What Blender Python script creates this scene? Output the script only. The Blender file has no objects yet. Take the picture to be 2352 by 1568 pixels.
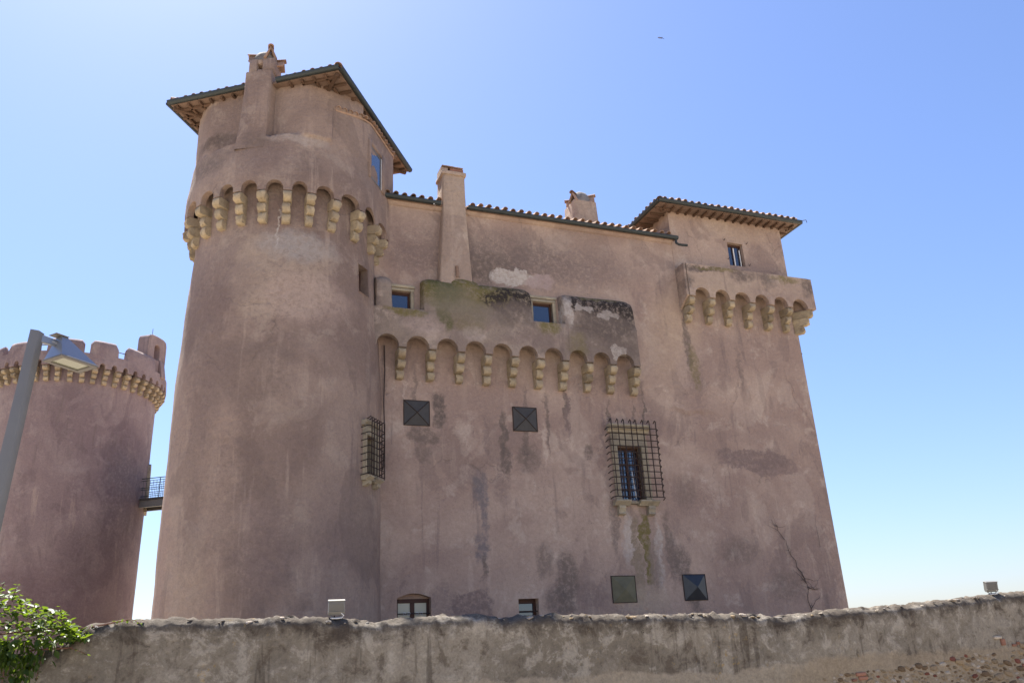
import bpy, bmesh, math, random
from math import sin, cos, pi, radians, sqrt, atan2, hypot
from mathutils import Vector, Matrix, noise

# ------------------------------------------------------------------ camera, sky, sun, exposure
scene = bpy.context.scene
COL = scene.collection
cam_d = bpy.data.cameras.new('camera'); cam = bpy.data.objects.new('camera', cam_d); COL.objects.link(cam)
cam_d.sensor_width = 36.0; cam_d.lens = 1930 / 2352 * 36; cam_d.clip_start = 0.05; cam_d.clip_end = 6000
cam.matrix_world = (Matrix.Translation((0, 0, 1.6)) @ Matrix.Rotation(radians(90 + 20.92), 4, 'X') @ Matrix.Rotation(radians(-3.08), 4, 'Z'))
scene.camera = cam

SUN_EL, SUN_AZ = radians(61), radians(-33)          # azimuth from the view heading, negative = left
world = bpy.data.worlds.new('World'); scene.world = world; world.use_nodes = True
wn = world.node_tree; bg = wn.nodes['Background']
sky = wn.nodes.new('ShaderNodeTexSky'); sky.sky_type = 'NISHITA'; sky.sun_disc = False
sky.sun_elevation = SUN_EL; sky.sun_rotation = SUN_AZ; sky.altitude = 0; sky.air_density = 1.25; sky.dust_density = 0.75; sky.ozone_density = 7.0
wb = wn.nodes.new('ShaderNodeMix'); wb.data_type = 'RGBA'; wb.blend_type = 'MULTIPLY'; wb.inputs[0].default_value = 1.0; wb.inputs[7].default_value = (1.0, .945, 1.06, 1)   # camera white balance
wn.links.new(sky.outputs[0], wb.inputs[6]); wn.links.new(wb.outputs[2], bg.inputs[0]); bg.inputs[1].default_value = 0.055
sun_d = bpy.data.lights.new('sun', 'SUN'); sun_d.energy = 4.7; sun_d.angle = radians(0.53); sun_d.color = (1, 0.95, 0.87)
sun = bpy.data.objects.new('sun', sun_d); COL.objects.link(sun)
sd = Vector((sin(SUN_AZ) * cos(SUN_EL), cos(SUN_AZ) * cos(SUN_EL), sin(SUN_EL)))
sun.rotation_euler = sd.to_track_quat('Z', 'Y').to_euler()
scene.view_settings.view_transform = 'Standard'; scene.view_settings.look = 'None'
scene.view_settings.exposure = 1.78; scene.view_settings.gamma = 1.0

rnd = random.Random(11)
# ------------------------------------------------------------------ frames
YAW = radians(90 - 68.15)
P0 = Vector((-3.69576, 22.70113, 0))
def nz(x, y, z, s=1.0): return noise.noise((x * s, y * s, z * s))

# ------------------------------------------------------------------ material helper
class NT:
    def __init__(self, name):
        self.m = bpy.data.materials.new(name); self.m.use_nodes = True
        self.t = self.m.node_tree; self.t.nodes.clear()
        self.out = self.N('ShaderNodeOutputMaterial')
        self.b = self.N('ShaderNodeBsdfPrincipled')
        self.L(self.b.outputs[0], self.out.inputs[0])
        self._tc = None
    def N(self, t): return self.t.nodes.new(t)
    def L(self, a, b): self.t.links.new(a, b)
    def put(self, sock, v):
        if hasattr(v, 'is_output'): self.L(v, sock)
        elif isinstance(v, (tuple, list)) and len(v) == 3 and sock.type == 'RGBA': sock.default_value = (*v, 1)
        else: sock.default_value = v
    def co(self, kind='Object'):
        if self._tc is None: self._tc = self.N('ShaderNodeTexCoord')
        return self._tc.outputs[kind]
    def math(self, op, a, b=0.0, clamp=False):
        n = self.N('ShaderNodeMath'); n.operation = op; n.use_clamp = clamp
        self.put(n.inputs[0], a); self.put(n.inputs[1], b); return n.outputs[0]
    def vmul(self, v, s):
        n = self.N('ShaderNodeVectorMath'); n.operation = 'MULTIPLY'; self.put(n.inputs[0], v); n.inputs[1].default_value = s; return n.outputs[0]
    def vadd(self, v, s):
        n = self.N('ShaderNodeVectorMath'); n.operation = 'ADD'; self.put(n.inputs[0], v); self.put(n.inputs[1], s); return n.outputs[0]
    def noise(self, v, scale, detail=4, rough=.55, dist=0.0, color=False):
        n = self.N('ShaderNodeTexNoise'); self.put(n.inputs['Vector'], v); n.inputs['Scale'].default_value = scale
        n.inputs['Detail'].default_value = detail; n.inputs['Roughness'].default_value = rough; n.inputs['Distortion'].default_value = dist
        return n.outputs['Color' if color else 'Fac']
    def voro(self, v, scale, feature='F1'):
        n = self.N('ShaderNodeTexVoronoi'); n.feature = feature; self.put(n.inputs['Vector'], v); n.inputs['Scale'].default_value = scale; return n.outputs[0]
    def step(self, f, a, b, lo=0.0, hi=1.0):
        n = self.N('ShaderNodeMapRange'); n.interpolation_type = 'SMOOTHSTEP'; self.put(n.inputs[0], f)
        n.inputs[1].default_value = a; n.inputs[2].default_value = b; n.inputs[3].default_value = lo; n.inputs[4].default_value = hi
        return n.outputs[0]
    def mix(self, f, a, b, mode='MIX'):
        n = self.N('ShaderNodeMix'); n.data_type = 'RGBA'; n.blend_type = mode; n.clamp_factor = True
        self.put(n.inputs[0], f); self.put(n.inputs[6], a); self.put(n.inputs[7], b); return n.outputs[2]
    def sep(self, v):
        n = self.N('ShaderNodeSeparateXYZ'); self.put(n.inputs[0], v); return n.outputs
    def comb(self, x, y, z):
        n = self.N('ShaderNodeCombineXYZ'); self.put(n.inputs[0], x); self.put(n.inputs[1], y); self.put(n.inputs[2], z); return n.outputs[0]
    def bump(self, h, strength, dist, prev=None):
        n = self.N('ShaderNodeBump'); n.inputs['Strength'].default_value = strength; n.inputs['Distance'].default_value = dist
        self.put(n.inputs['Height'], h)
        if prev is not None: self.L(prev, n.inputs['Normal'])
        return n.outputs[0]
    def done(self, col, rough=.9, normal=None, spec=.3, metal=0.0):
        self.put(self.b.inputs['Base Color'], col); self.put(self.b.inputs['Roughness'], rough)
        self.b.inputs['Specular IOR Level'].default_value = spec; self.b.inputs['Metallic'].default_value = metal
        if normal is not None: self.L(normal, self.b.inputs['Normal'])
        return self.m

def rnd_tint(m, col, amt=.25):
    oi = m.N('ShaderNodeObjectInfo')
    v = m.math('MULTIPLY_ADD', oi.outputs['Random'], amt); v.node.inputs[2].default_value = 1 - amt / 2
    return m.mix(1.0, col, m.comb(v, v, v), 'MULTIPLY')

def patch_mask(m, wc, x, z, rx, rz, soft=.5):
    """ragged elliptical patch at (x, z) in the wall's own metres"""
    s = m.sep(wc)
    a = m.math('DIVIDE', m.math('SUBTRACT', s[0], x), rx); b = m.math('DIVIDE', m.math('SUBTRACT', s[2], z), rz)
    a = m.math('MULTIPLY', a, a); b = m.math('MULTIPLY', b, b)
    if soft < .22: a = m.math('MULTIPLY', a, a); b = m.math('MULTIPLY', b, b)      # squarer repair patches
    d = m.math('ADD', a, b)
    return m.step(d, 1.25, 1.25 - soft - .6)

def plaster(name, A=(.415, .305, .238), B=(.315, .222, .178), Cc=(.22, .157, .132), pale=(.50, .395, .315), patch_list=(), seed=0.0, streak=.55, spec=.55, cyl=0.0):
    m = NT(name); co = m.co()
    co = m.vadd(co, (seed, seed * .7, 0))
    big = m.noise(co, .32, 3, .6, .6); mid = m.noise(co, 1.1, 8, .72, .3); fine = m.noise(co, 9, 6, .7); grain = m.noise(co, 21, 5, .8)
    c = m.mix(m.step(big, .38, .62), A, B)
    c = m.mix(m.math('MULTIPLY', m.step(mid, .53, .63), .5), c, pale)
    # darker damp-looking patches with a crisp ragged rim
    pn = m.noise(m.vmul(co, (.8, .8, .5)), .75, 6, .58, .9)
    c = m.mix(m.math('MULTIPLY', m.step(pn, .545, .59), .42), c, Cc)
    pn2 = m.noise(m.vadd(m.vmul(co, (.6, .6, .45)), (17.0, 3.0, 5.0)), .9, 7, .6, .7)
    c = m.mix(m.math('MULTIPLY', m.step(pn2, .57, .62), .28), c, pale)
    # run-off streaks
    st = m.noise(m.vmul(co, (1, 1, .09)), 3.2, 5, .65, .25)
    reach = m.noise(co, .45, 3, .5)
    c = m.mix(m.math('MULTIPLY', m.math('MULTIPLY', m.step(st, .54, .68), m.step(reach, .46, .6)), streak), c, (.175, .13, .115))
    c = m.mix(m.math('MULTIPLY', m.math('MULTIPLY', m.step(st, .46, .34), m.step(reach, .55, .4)), streak * .6), c, (.50, .385, .30))
    # lichen specks
    sp = m.noise(co, 17, 5, .75); spm = m.math('MULTIPLY', m.step(sp, .56, .66), m.step(m.noise(co, .9, 6, .66, .4), .46, .60))
    c = m.mix(m.math('MULTIPLY', spm, spec), c, (.15, .115, .105))
    # hairline cracks and small pits
    ce = m.voro(m.vadd(co, m.vmul(m.noise(co, 1.3, 5, .6, 0, True), (.9, .9, .9))), .42, 'DISTANCE_TO_EDGE')
    crk = m.math('MULTIPLY', m.step(ce, .012, .002), m.step(m.noise(co, .38, 3, .5), .56, .63))
    c = m.mix(m.math('MULTIPLY', crk, .28), c, (.12, .09, .075))
    pit = m.step(m.noise(co, 6.5, 3, .9), .70, .74)
    c = m.mix(m.math('MULTIPLY', pit, .55), c, (.13, .095, .08))
    if patch_list:
        wob = m.noise(m.co(), 1.6, 6, .68, 0, True)
        wc = m.vadd(m.co(), m.vmul(m.vadd(wob, (-.5, -.5, -.5)), (.85, .85, .85)))
        fz = m.noise(m.co(), 7, 5, .75)
        for (x, z, rx, rz, colr, amt, soft) in patch_list:
            k = patch_mask(m, wc, x, z, rx, rz, soft)
            k = m.math('MULTIPLY', k, m.step(fz, .40, .54, .12 if soft < .5 and sum(colr) < .25 else .5, 1.0))
            c = m.mix(m.math('MULTIPLY', k, min(1.0, amt * 1.2)), c, colr)
    v = m.math('ADD', m.math('MULTIPLY', fine, .55), m.math('MULTIPLY', grain, .5))
    v = m.math('ADD', v, .48)
    c = m.mix(1.0, c, m.comb(v, v, v), 'MULTIPLY')
    n1 = m.bump(m.noise(co, 2.4, 5, .6), .5, .10)
    n2 = m.bump(m.math('SUBTRACT', fine, m.math('ADD', m.math('MULTIPLY', crk, .4), pit)), .75, .03, n1)
    n3 = m.bump(grain, .6, .014, n2)
    return m.done(c, .93, n3, .22)

GREY = (.14, .108, .09); DARK = (.040, .031, .026); MOSS = (.085, .085, .024); OLIVE = (.16, .130, .048); PALE = (.46, .40, .345); WARM = (.44, .32, .22); MAUVE = (.21, .15, .13)
rs_ = random.Random(77)
run_off = [(rs_.uniform(.3, 8.8), rs_.uniform(7.6, 9.0), rs_.uniform(.05, .11), rs_.uniform(.5, 1.2), rs_.choice([GREY, MAUVE, MAUVE, (.50, .39, .31)]), rs_.uniform(.45, .8), .5) for _ in range(13)]
castle_stains = run_off + [
    (4.2, 13.6, 4.6, 1.2, (.15, .118, .105), .85, 1.2), (1.0, 14.2, 1.5, 1.0, (.24, .17, .145), .5, 1.2), (8.2, 13.9, 1.8, .9, (.26, .19, .16), .45, 1.2),
    # x, z, rx, rz, colour, amount, softness
    (0.9, 13.3, 1.1, .75, MAUVE, .75, .9), (3.4, 13.35, 1.1, .55, GREY, .7, .9), (3.0, 12.95, .7, .3, GREY, .75, .8), (6.5, 13.6, 2.2, .7, MAUVE, .45, 1.0),
    (4.2, 13.0, .85, .26, PALE, .9, .15), (5.05, 12.95, .5, .25, (.36, .27, .24), .8, .2), (4.35, 13.28, .22, .12, PALE, .9, .1),
    (10.2, 12.2, .9, 1.4, WARM, .5, .8), (9.4, 11.4, .8, 2.0, WARM, .45, .9),
    (1.55, 8.5, .26, .5, GREY, .8, .25), (1.1, 7.75, .45, .3, GREY, .6, .3), (1.1, 7.2, .3, .3, GREY, .4, .5),
    (3.55, 7.9, .14, .7, GREY, .7, .3), (3.6, 7.1, .2, .55, GREY, .65, .3), (4.3, 7.2, .4, .5, GREY, .5, .5), (5.0, 8.3, .09, 1.0, GREY, .6, .4), (6.3, 7.45, .22, .3, GREY, .6, .3),
    (2.75, 6.35, .25, .5, (.17, .145, .145), .75, .6), (2.85, 5.6, .16, .6, (.17, .145, .145), .7, .6), (2.75, 4.6, .24, .5, (.17, .145, .145), .7, .5), (2.8, 4.1, .1, .35, GREY, .6, .5), (3.4, 6.2, .3, .5, MAUVE, .5, .8),
    (4.6, 4.3, .3, .6, GREY, .5, .6), (5.3, 3.7, .4, .9, GREY, .65, .4), (4.95, 3.1, .5, .5, GREY, .55, .4), (6.05, 3.3, .5, .4, MAUVE, .5, .3), (2.4, 3.0, .6, .5, MAUVE, .75, .2), (1.6, 3.2, .4, .6, MAUVE, .45, .3),
    (7.35, 5.0, .18, 1.0, PALE, .55, .3), (7.95, 4.6, .16, 1.1, OLIVE, .8, .2), (7.6, 4.3, .16, 1.3, (.26, .2, .14), .8, .2), (8.35, 4.4, .12, 1.2, PALE, .55, .3), (8.15, 4.0, .25, .8, (.25, .19, .15), .75, .25), (8.75, 4.6, .2, 1.2, GREY, .55, .4), (6.95, 5.3, .15, .9, GREY, .5, .4),
    (7.6, 3.1, 1.0, .5, (.42, .33, .24), .5, .5), (9.1, 4.1, .35, .6, GREY, .6, .4), (9.5, 6.3, .5, .6, GREY, .35, .7),
    (12.3, 7.45, 1.4, .32, MAUVE, .75, .15), (13.1, 7.2, .9, .3, MAUVE, .6, .2), (10.2, 8.95, 1.0, .12, (.30, .2, .14), .55, .4), (11.2, 4.5, .9, .5, GREY, .4, .6), (12.8, 3.4, .8, .6, GREY, .4, .6), (9.4, 3.2, .3, .5, GREY, .6, .4),
    (10.35, 11.5, .16, 1.5, GREY, .65, .5), (10.5, 10.5, .2, .9, OLIVE, .5, .5), (12.3, 10.6, .1, .9, GREY, .4, .6),
    (13.2, 15.9, 1.6, .5, WARM, .35, 1.0),
]
parapet_stains = [
    (2.5, 12.3, 2.3, .8, OLIVE, 1.0, .4), (2.4, 11.3, .7, .6, OLIVE, .6, .8), (1.75, 12.2, .6, .7, MOSS, 1.0, .6), (1.75, 11.4, .22, .8, MOSS, .7, .6), (3.4, 12.0, .8, .35, OLIVE, .7, .6), (2.5, 11.5, 1.5, .5, (.22, .18, .14), .6, .8),
    (4.05, 12.1, .8, .44, DARK, 1.0, .25), (3.35, 11.98, .5, .32, DARK, .95, .3), (3.9, 11.75, .9, .3, GREY, .7, .5),
    (6.9, 12.15, 1.45, .46, DARK, 1.0, .25), (7.7, 11.95, .6, .6, DARK, .95, .3), (7.0, 11.45, 1.4, .6, GREY, .85, .5), (4.2, 11.5, 1.2, .4, GREY, .6, .6), (2.0, 11.9, .9, .6, (.2, .17, .12), .5, .7), (7.5, 10.8, .9, .5, GREY, .6, .6), (5.75, 11.9, .16, .5, PALE, .75, .4),
    (6.9, 12.5, 1.3, .12, OLIVE, .6, .4), (.5, 11.3, .7, .16, OLIVE, .8, .4), (5.05, 11.2, .5, .35, OLIVE, .75, .5), (6.0, 10.75, .35, .5, OLIVE, .5, .6), (1.0, 10.9, .6, .4, (.42, .32, .27), .5, .6), (4.6, 10.75, 1.4, .35, MAUVE, .5, .7), (2.6, 10.8, .5, .3, (.4, .33, .28), .5, .6),
    (7.4, 10.55, .25, .2, PALE, .6, .2), (6.3, 12.0, .3, .12, PALE, .6, .15), (7.1, 11.85, .4, .12, PALE, .55, .15),
]
turret_stains = [(10.9, 14.0, .9, .16, GREY, .8, .6), (12.6, 13.9, .7, .3, GREY, .7, .7), (13.6, 13.85, .4, .35, GREY, .65, .7), (14.4, 13.95, .7, .2, OLIVE, .6, .6), (15.4, 13.75, .3, .45, GREY, .7, .6), (11.6, 14.05, 1.0, .1, OLIVE, .6, .5), (10.3, 13.4, .2, .5, GREY, .6, .6)]
tower_stains_shade = [(.55, 11.4, 1.25, 1.25, (.40, .305, .23), .6, .15), (-1.9, 10.6, .95, 1.4, (.155, .112, .095), .6, .5), (-.4, 8.7, 1.5, .9, (.20, .146, .12), .5, .2), (.4, 3.9, .75, 1.0, (.18, .13, .108), .4, .3), (-1.1, 3.6, .5, .9, (.33, .25, .19), .4, .3), (-1.6, 11.2, 1.7, 1.2, MAUVE, .5, .3), (-1.2, 8.6, 1.1, 2.2, MAUVE, .5, .9), (.9, 12.3, 1.1, .5, (.33, .3, .28), .5, .5), (1.2, 10.8, 1.1, .9, (.42, .31, .25), .55, .4), (.6, 4.4, .8, 1.3, MAUVE, .55, .5), (-2.3, 4.5, .4, 2.5, (.3, .21, .17), .5, .5), (1.9, 4.6, .5, 2.0, MAUVE, .4, .9),
    (-1.8, 15.0, 1.0, .5, GREY, .55, .8), (-.2, 15.35, .6, .35, GREY, .4, .8), (.3, 14.6, 1.0, .5, MAUVE, .4, .9), (.9, 15.5, .9, .22, PALE, .35, .5), (-1.6, 15.9, .7, .25, DARK, .5, .8), (.4, 12.9, .04, .7, PALE, .7, .3), (-.6, 6.2, .6, 2.2, (.37, .27, .21), .4, .7)]  # the DARK patch: contact dirt plus painted shadow in the recess above the ledge

M = {}
M['plaster'] = plaster('pink_plaster', patch_list=castle_stains)
M['parapet'] = plaster('parapet_plaster', A=(.285, .222, .175), B=(.215, .166, .134), patch_list=parapet_stains, seed=3.1, streak=.8, spec=.9)
M['turret'] = plaster('turret_plaster', A=(.40, .30, .225), B=(.33, .24, .19), patch_list=turret_stains, seed=5.3)
M['tower'] = plaster('tower_plaster', A=(.305, .224, .178), B=(.225, .16, .13), Cc=(.17, .122, .102), pale=(.36, .28, .222), patch_list=tower_stains_shade, seed=9.7)
M['far'] = plaster('far_tower_plaster', A=(.30, .225, .20), B=(.24, .172, .16), Cc=(.17, .12, .115), pale=(.34, .265, .235), seed=21.0, spec=.3,
                   patch_list=[(3.7, 10.5, .7, 4.0, (.11, .085, .09), .55, .8), (2.9, 7.5, 1.0, 2.2, (.12, .09, .09), .4, .9), (0, 4.6, 4.5, 2.8, (.16, .10, .095), .7, 1.0)])  # darker along the right edge and across the foot

def stone_mat(name, A, B, rough=.9, pits=True, tint=.25):
    m = NT(name); co = m.co(); oi = m.N('ShaderNodeObjectInfo')
    co2 = m.vadd(co, m.comb(m.math('MULTIPLY', oi.outputs['Random'], 37), m.math('MULTIPLY', oi.outputs['Random'], 11), 0))
    f = m.noise(co2, 5, 5, .65, .4); g = m.noise(co2, 34, 4, .7)
    c = m.mix(m.step(f, .35, .66), A, B)
    pit = m.step(m.noise(co2, 20, 3, .8), .63, .70)
    c = m.mix(m.math('MULTIPLY', pit, .7), c, (A[0] * .25, A[1] * .22, A[2] * .2))
    c = m.mix(m.math('MULTIPLY', m.step(m.noise(co2, 2.2, 4, .6), .52, .68), .45), c, (B[0] * .45, B[1] * .42, B[2] * .42))
    c = m.mix(m.math('MULTIPLY', m.step(oi.outputs['Random'], .45, 1.0), .55), c, (B[0] * .55, B[1] * .55, B[2] * .58))
    v = m.math('MULTIPLY_ADD', g, .5); v.node.inputs[2].default_value = .75
    c = rnd_tint(m, m.mix(1, c, m.comb(v, v, v), 'MULTIPLY'), tint)
    n = m.bump(f, .5, .03); n = m.bump(m.math('SUBTRACT', g, m.math('MULTIPLY', pit, 1.5)), .6, .012, n)
    return m.done(c, rough, n, .25)
M['corbel'] = stone_mat('corbel_tufa', (.46, .365, .235), (.33, .262, .175), .9, True, .5)
M['surround'] = stone_mat('window_travertine', (.42, .355, .25), (.33, .285, .21))
M['cap_stone'] = stone_mat('wall_top_rubble', (.50, .43, .35), (.36, .30, .24), tint=.5)
M['cap_grey'] = stone_mat('dull_grey_cap', (.27, .245, .22), (.2, .18, .16), tint=.2)
M['rubble_tan'] = stone_mat('rubble_tan', (.36, .27, .16), (.27, .2, .125), tint=.6)
M['rubble_brown'] = stone_mat('rubble_brown', (.20, .135, .075), (.15, .10, .06), tint=.6)
M['rubble_pale'] = stone_mat('rubble_pale', (.50, .43, .34), (.4, .34, .27), tint=.4)
M['rubble_red'] = stone_mat('rubble_red', (.24, .085, .055), (.17, .07, .05), tint=.6)

def simple(name, col, rough=.6, metal=0.0, spec=.4, var=.25, scale=6, bump=.15, tint=0.0):
    m = NT(name); co = m.co(); f = m.noise(co, scale, 5, .65)
    v = m.math('MULTIPLY_ADD', f, var * 2); v.node.inputs[2].default_value = 1 - var
    c = m.mix(1, col, m.comb(v, v, v), 'MULTIPLY')
    if tint: c = rnd_tint(m, c, tint)
    return m.done(c, rough, m.bump(m.noise(co, scale * 5, 4, .7), bump, .01), spec, metal)
M['gutter'] = simple('weathered_copper_gutter', (.036, .043, .042), .55, .3, .5, .4, 4)
M['wood'] = simple('brown_window_timber', (.062, .027, .018), .6, 0, .3, .35, 9)
M['rafter'] = simple('eaves_timber', (.11, .066, .044), .8, 0, .2, .35, 6, .3, .5)
M['soffit'] = simple('terracotta_soffit', (.20, .135, .10), .9, 0, .2, .3, 5, .3)
M['tile'] = simple('roof_terracotta', (.33, .215, .15), .9, 0, .2, .45, 7, .4, .55)
M['brick'] = simple('red_brick', (.27, .135, .09), .9, 0, .2, .35, 9, .4, .4)
M['iron'] = simple('rusty_wrought_iron', (.045, .03, .024), .7, .2, .3, .5, 20, .3)
M['hatch'] = simple('dark_steel_hatch', (.058, .054, .05), .6, .0, .3, .35, 5, .1)
M['hatch_blue'] = simple('glossy_steel_hatch', (.04, .042, .045), .32, .35, .5, .4, 5, .1)
M['hatch_flare'] = simple('flare_tinted_hatch', (.125, .115, .07), .65, .0, .3, .35, 5, .1)  # lens flare's olive tint put into this hatch's colour
M['lamp_grey'] = simple('grey_painted_steel', (.16, .155, .145), .45, .1, .5, .12, 3, .03)
M['lamp_alu'] = simple('lamp_aluminium', (.24, .26, .30), .34, .5, .5, .12, 3, .03)
M['lamp_rim'] = simple('lamp_rim_paint', (.13, .12, .11), .5, 0, .4, .15, 4, .05)
M['flood'] = simple('floodlight_casting', (.17, .165, .15), .5, .15, .5, .15, 8, .08)
M['bracket'] = simple('galvanised_bracket', (.42, .42, .42), .4, .7, .5, .2, 12, .05)
M['white'] = simple('white_paint', (.75, .74, .71), .6, 0, .4, .1, 6, .05)
M['cable'] = simple('dark_cable', (.05, .035, .03), .7, 0, .3, .3, 10, .1)
M['twig'] = simple('dry_twig', (.085, .062, .05), .9, 0, .2, .3, 20, .2)
M['vine'] = simple('vine_stem', (.16, .085, .06), .85, 0, .2, .3, 20, .2)
M['dark_room'] = simple('unlit_room', (.02, .018, .017), .9, 0, .1, .2, 3, 0)

def glass(name, col=(.012, .014, .02), ior=1.9):
    m = NT(name); co = m.co()
    n = m.bump(m.noise(co, 1.6, 2, .5), .04, .05)
    m.b.inputs['IOR'].default_value = ior
    return m.done(col, .03, n, .5)
M['glass'] = glass('window_glass', (.016, .024, .05), 2.1)
M['curtain'] = simple('cream_blind_behind_glass', (.42, .40, .30), .25, 0, .6, .1, 2, .02)
def lamp_glass():
    m = NT('lamp_diffuser'); f = m.noise(m.co(), 5, 3, .5)
    return m.done(m.mix(f, (.17, .19, .125), (.24, .245, .18)), .18, None, .5)
M['diffuser'] = lamp_glass()
def leaf_mat(name, col, tcol):
    m = NT(name); oi = m.N('ShaderNodeObjectInfo')
    geo = m.N('ShaderNodeNewGeometry')
    r = m.math('ADD', m.math('MULTIPLY', oi.outputs['Random'], .5), m.math('MULTIPLY', geo.outputs['Random Per Island'], .5))
    c = m.mix(r, col, (col[0] * 2.0, col[1] * 1.5, col[2] * .9))
    m.done(c, .48, None, .35)
    tr = m.N('ShaderNodeBsdfTranslucent'); m.put(tr.inputs[0], m.mix(r, tcol, (tcol[0] * 1.5, tcol[1] * 1.25, tcol[2])))
    mx = m.N('ShaderNodeMixShader'); mx.inputs[0].default_value = .42
    m.L(m.b.outputs[0], mx.inputs[1]); m.L(tr.outputs[0], mx.inputs[2]); m.L(mx.outputs[0], m.out.inputs[0])
    return m.m
M['leaf'] = leaf_mat('creeper_leaf', (.028, .06, .012), (.13, .21, .014))
def wing_mat():
    m = NT('insect_wing'); m.done((.10, .12, .25), .3, None, .5); m.b.inputs['Alpha'].default_value = .35; return m.m
M['wing'] = wing_mat()
M['insect'] = simple('insect_body', (.10, .09, .10), .6)
M['insect'].node_tree.nodes['Principled BSDF'].inputs['Alpha'].default_value = .6

def ground_mat():
    m = NT('pale_gravel'); co = m.co(); c = m.mix(m.noise(co, .35, 5, .6), (.40, .34, .265), (.30, .255, .20))
    g = m.noise(co, 28, 4, .7); v = m.math('ADD', m.math('MULTIPLY', g, .5), .75)
    return m.done(m.mix(1, c, m.comb(v, v, v), 'MULTIPLY'), .95, m.bump(g, .5, .02), .2)
M['ground'] = ground_mat()

def wall_mat():
    m = NT('weathered_wall_render'); co = m.co()
    big = m.noise(co, .8, 5, .62, .5); mid = m.noise(co, 3.2, 8, .74, .3); fine = m.noise(co, 16, 6, .75); grain = m.noise(co, 38, 5, .78)
    c = m.mix(m.step(big, .36, .64), (.175, .149, .114), (.26, .226, .178))
    c = m.mix(m.math('MULTIPLY', m.step(mid, .51, .60), .6), c, (.38, .34, .28))
    c = m.mix(m.math('MULTIPLY', m.step(mid, .48, .36), .65), c, (.085, .064, .046))
    st = m.noise(m.vmul(co, (1, 1, .10)), 4.5, 5, .65, .3)
    c = m.mix(m.math('MULTIPLY', m.step(st, .56, .66), .55), c, (.055, .042, .032))
    s = m.sep(co)
    # lower, paler coat of render ending in a ragged line; a dark band under the crumbling crest
    wob = m.math('MULTIPLY', m.math('SUBTRACT', m.noise(m.vmul(co, (1, 1, 0)), .9, 5, .6), .5), .55)
    low = m.step(m.math('ADD', s[2], m.math('ADD', wob, m.math('MULTIPLY', s[0], .017))), 1.40, 1.345)
    low = m.math('MULTIPLY', low, m.step(s[0], -4.2, -3.2))
    c = m.mix(m.math('MULTIPLY', low, .8), c, m.mix(fine, (.27, .225, .165), (.36, .305, .23)))
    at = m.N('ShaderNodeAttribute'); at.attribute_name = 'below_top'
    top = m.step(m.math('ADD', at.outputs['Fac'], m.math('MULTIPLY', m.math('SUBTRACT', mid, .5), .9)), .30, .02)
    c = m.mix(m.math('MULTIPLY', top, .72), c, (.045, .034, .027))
    # ochre lichen
    li = m.math('MULTIPLY', m.step(m.noise(co, 9, 5, .7), .60, .68), m.step(m.noise(co, .55, 3, .5), .50, .62))
    c = m.mix(m.math('MULTIPLY', li, .6), c, (.33, .22, .075))
    # exposed rubble bed at the right
    bed = m.step(m.math('ADD', m.math('SUBTRACT', s[0], 4.3), m.math('ADD', m.math('MULTIPLY', m.math('SUBTRACT', 1.44, s[2]), 2.0), m.math('MULTIPLY', m.math('SUBTRACT', big, .5), 3))), 0, .5)
    bed = m.math('MULTIPLY', bed, m.step(m.math('SUBTRACT', s[2], m.math('MULTIPLY', m.math('SUBTRACT', mid, .5), .5)), 1.5, 1.38))
    c = m.mix(m.math('MULTIPLY', bed, .8), c, m.mix(mid, (.23, .18, .12), (.33, .265, .185)))
    hole = m.step(m.voro(m.vadd(co, m.noise(co, 9, 3, .5, 0, True)), 1.7), .055, .035)
    c = m.mix(m.math('MULTIPLY', hole, .85), c, (.03, .022, .018))
    v = m.math('ADD', m.math('ADD', m.math('MULTIPLY', fine, .9), m.math('MULTIPLY', grain, .8)), .15)
    c = m.mix(1, c, m.comb(v, v, v), 'MULTIPLY')
    n = m.bump(mid, .6, .05); n = m.bump(m.math('SUBTRACT', fine, hole), .7, .02, n); n = m.bump(grain, .5, .006, n)
    return m.done(c, .95, n, .2)
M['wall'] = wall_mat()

# ------------------------------------------------------------------ mesh helpers
def new_mesh(name, verts, faces, smooth=None):
    me = bpy.data.meshes.new(name); me.from_pydata([tuple(v) for v in verts], [], faces)
    bm = bmesh.new(); bm.from_mesh(me); bmesh.ops.remove_doubles(bm, verts=bm.verts, dist=1e-5)
    bmesh.ops.recalc_face_normals(bm, faces=bm.faces)
    if smooth is not None:
        for f in bm.faces: f.smooth = True
        for e in bm.edges:
            if len(e.link_faces) == 2 and e.calc_face_angle(0) > smooth: e.smooth = False
    bm.to_mesh(me); bm.free(); me.update(); return me
def link(name, me, mat, parent=None):
    o = bpy.data.objects.new(name, me); COL.objects.link(o)
    if me is not None and mat is not None and not me.materials: me.materials.append(M[mat] if isinstance(mat, str) else mat)
    o.parent = parent; return o
def ob(name, vf, mat, parent=None, smooth=None):
    return link(name, new_mesh(name, vf[0], vf[1], smooth), mat, parent)
def tag(o, label, cat, group=None, kind=None):
    o['label'] = label
    if cat: o['category'] = cat
    if group: o['group'] = group
    if kind: o['kind'] = kind
    return o
def empty(name, loc, rz=0.0):
    o = bpy.data.objects.new(name, None); COL.objects.link(o); o.location = loc; o.rotation_euler = (0, 0, rz); o.empty_display_size = .2; return o
def join(*vfs):
    V, F = [], []
    for v, f in vfs:
        k = len(V); V += list(v); F += [tuple(i + k for i in q) for q in f]
    return V, F
def xf(vf, mat): return [mat @ Vector(v) for v in vf[0]], vf[1]
def box(x0, x1, y0, y1, z0, z1):
    V = [(x, y, z) for x in (x0, x1) for y in (y0, y1) for z in (z0, z1)]
    return V, [(0, 1, 3, 2), (4, 6, 7, 5), (0, 4, 5, 1), (2, 3, 7, 6), (0, 2, 6, 4), (1, 5, 7, 3)]
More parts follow.
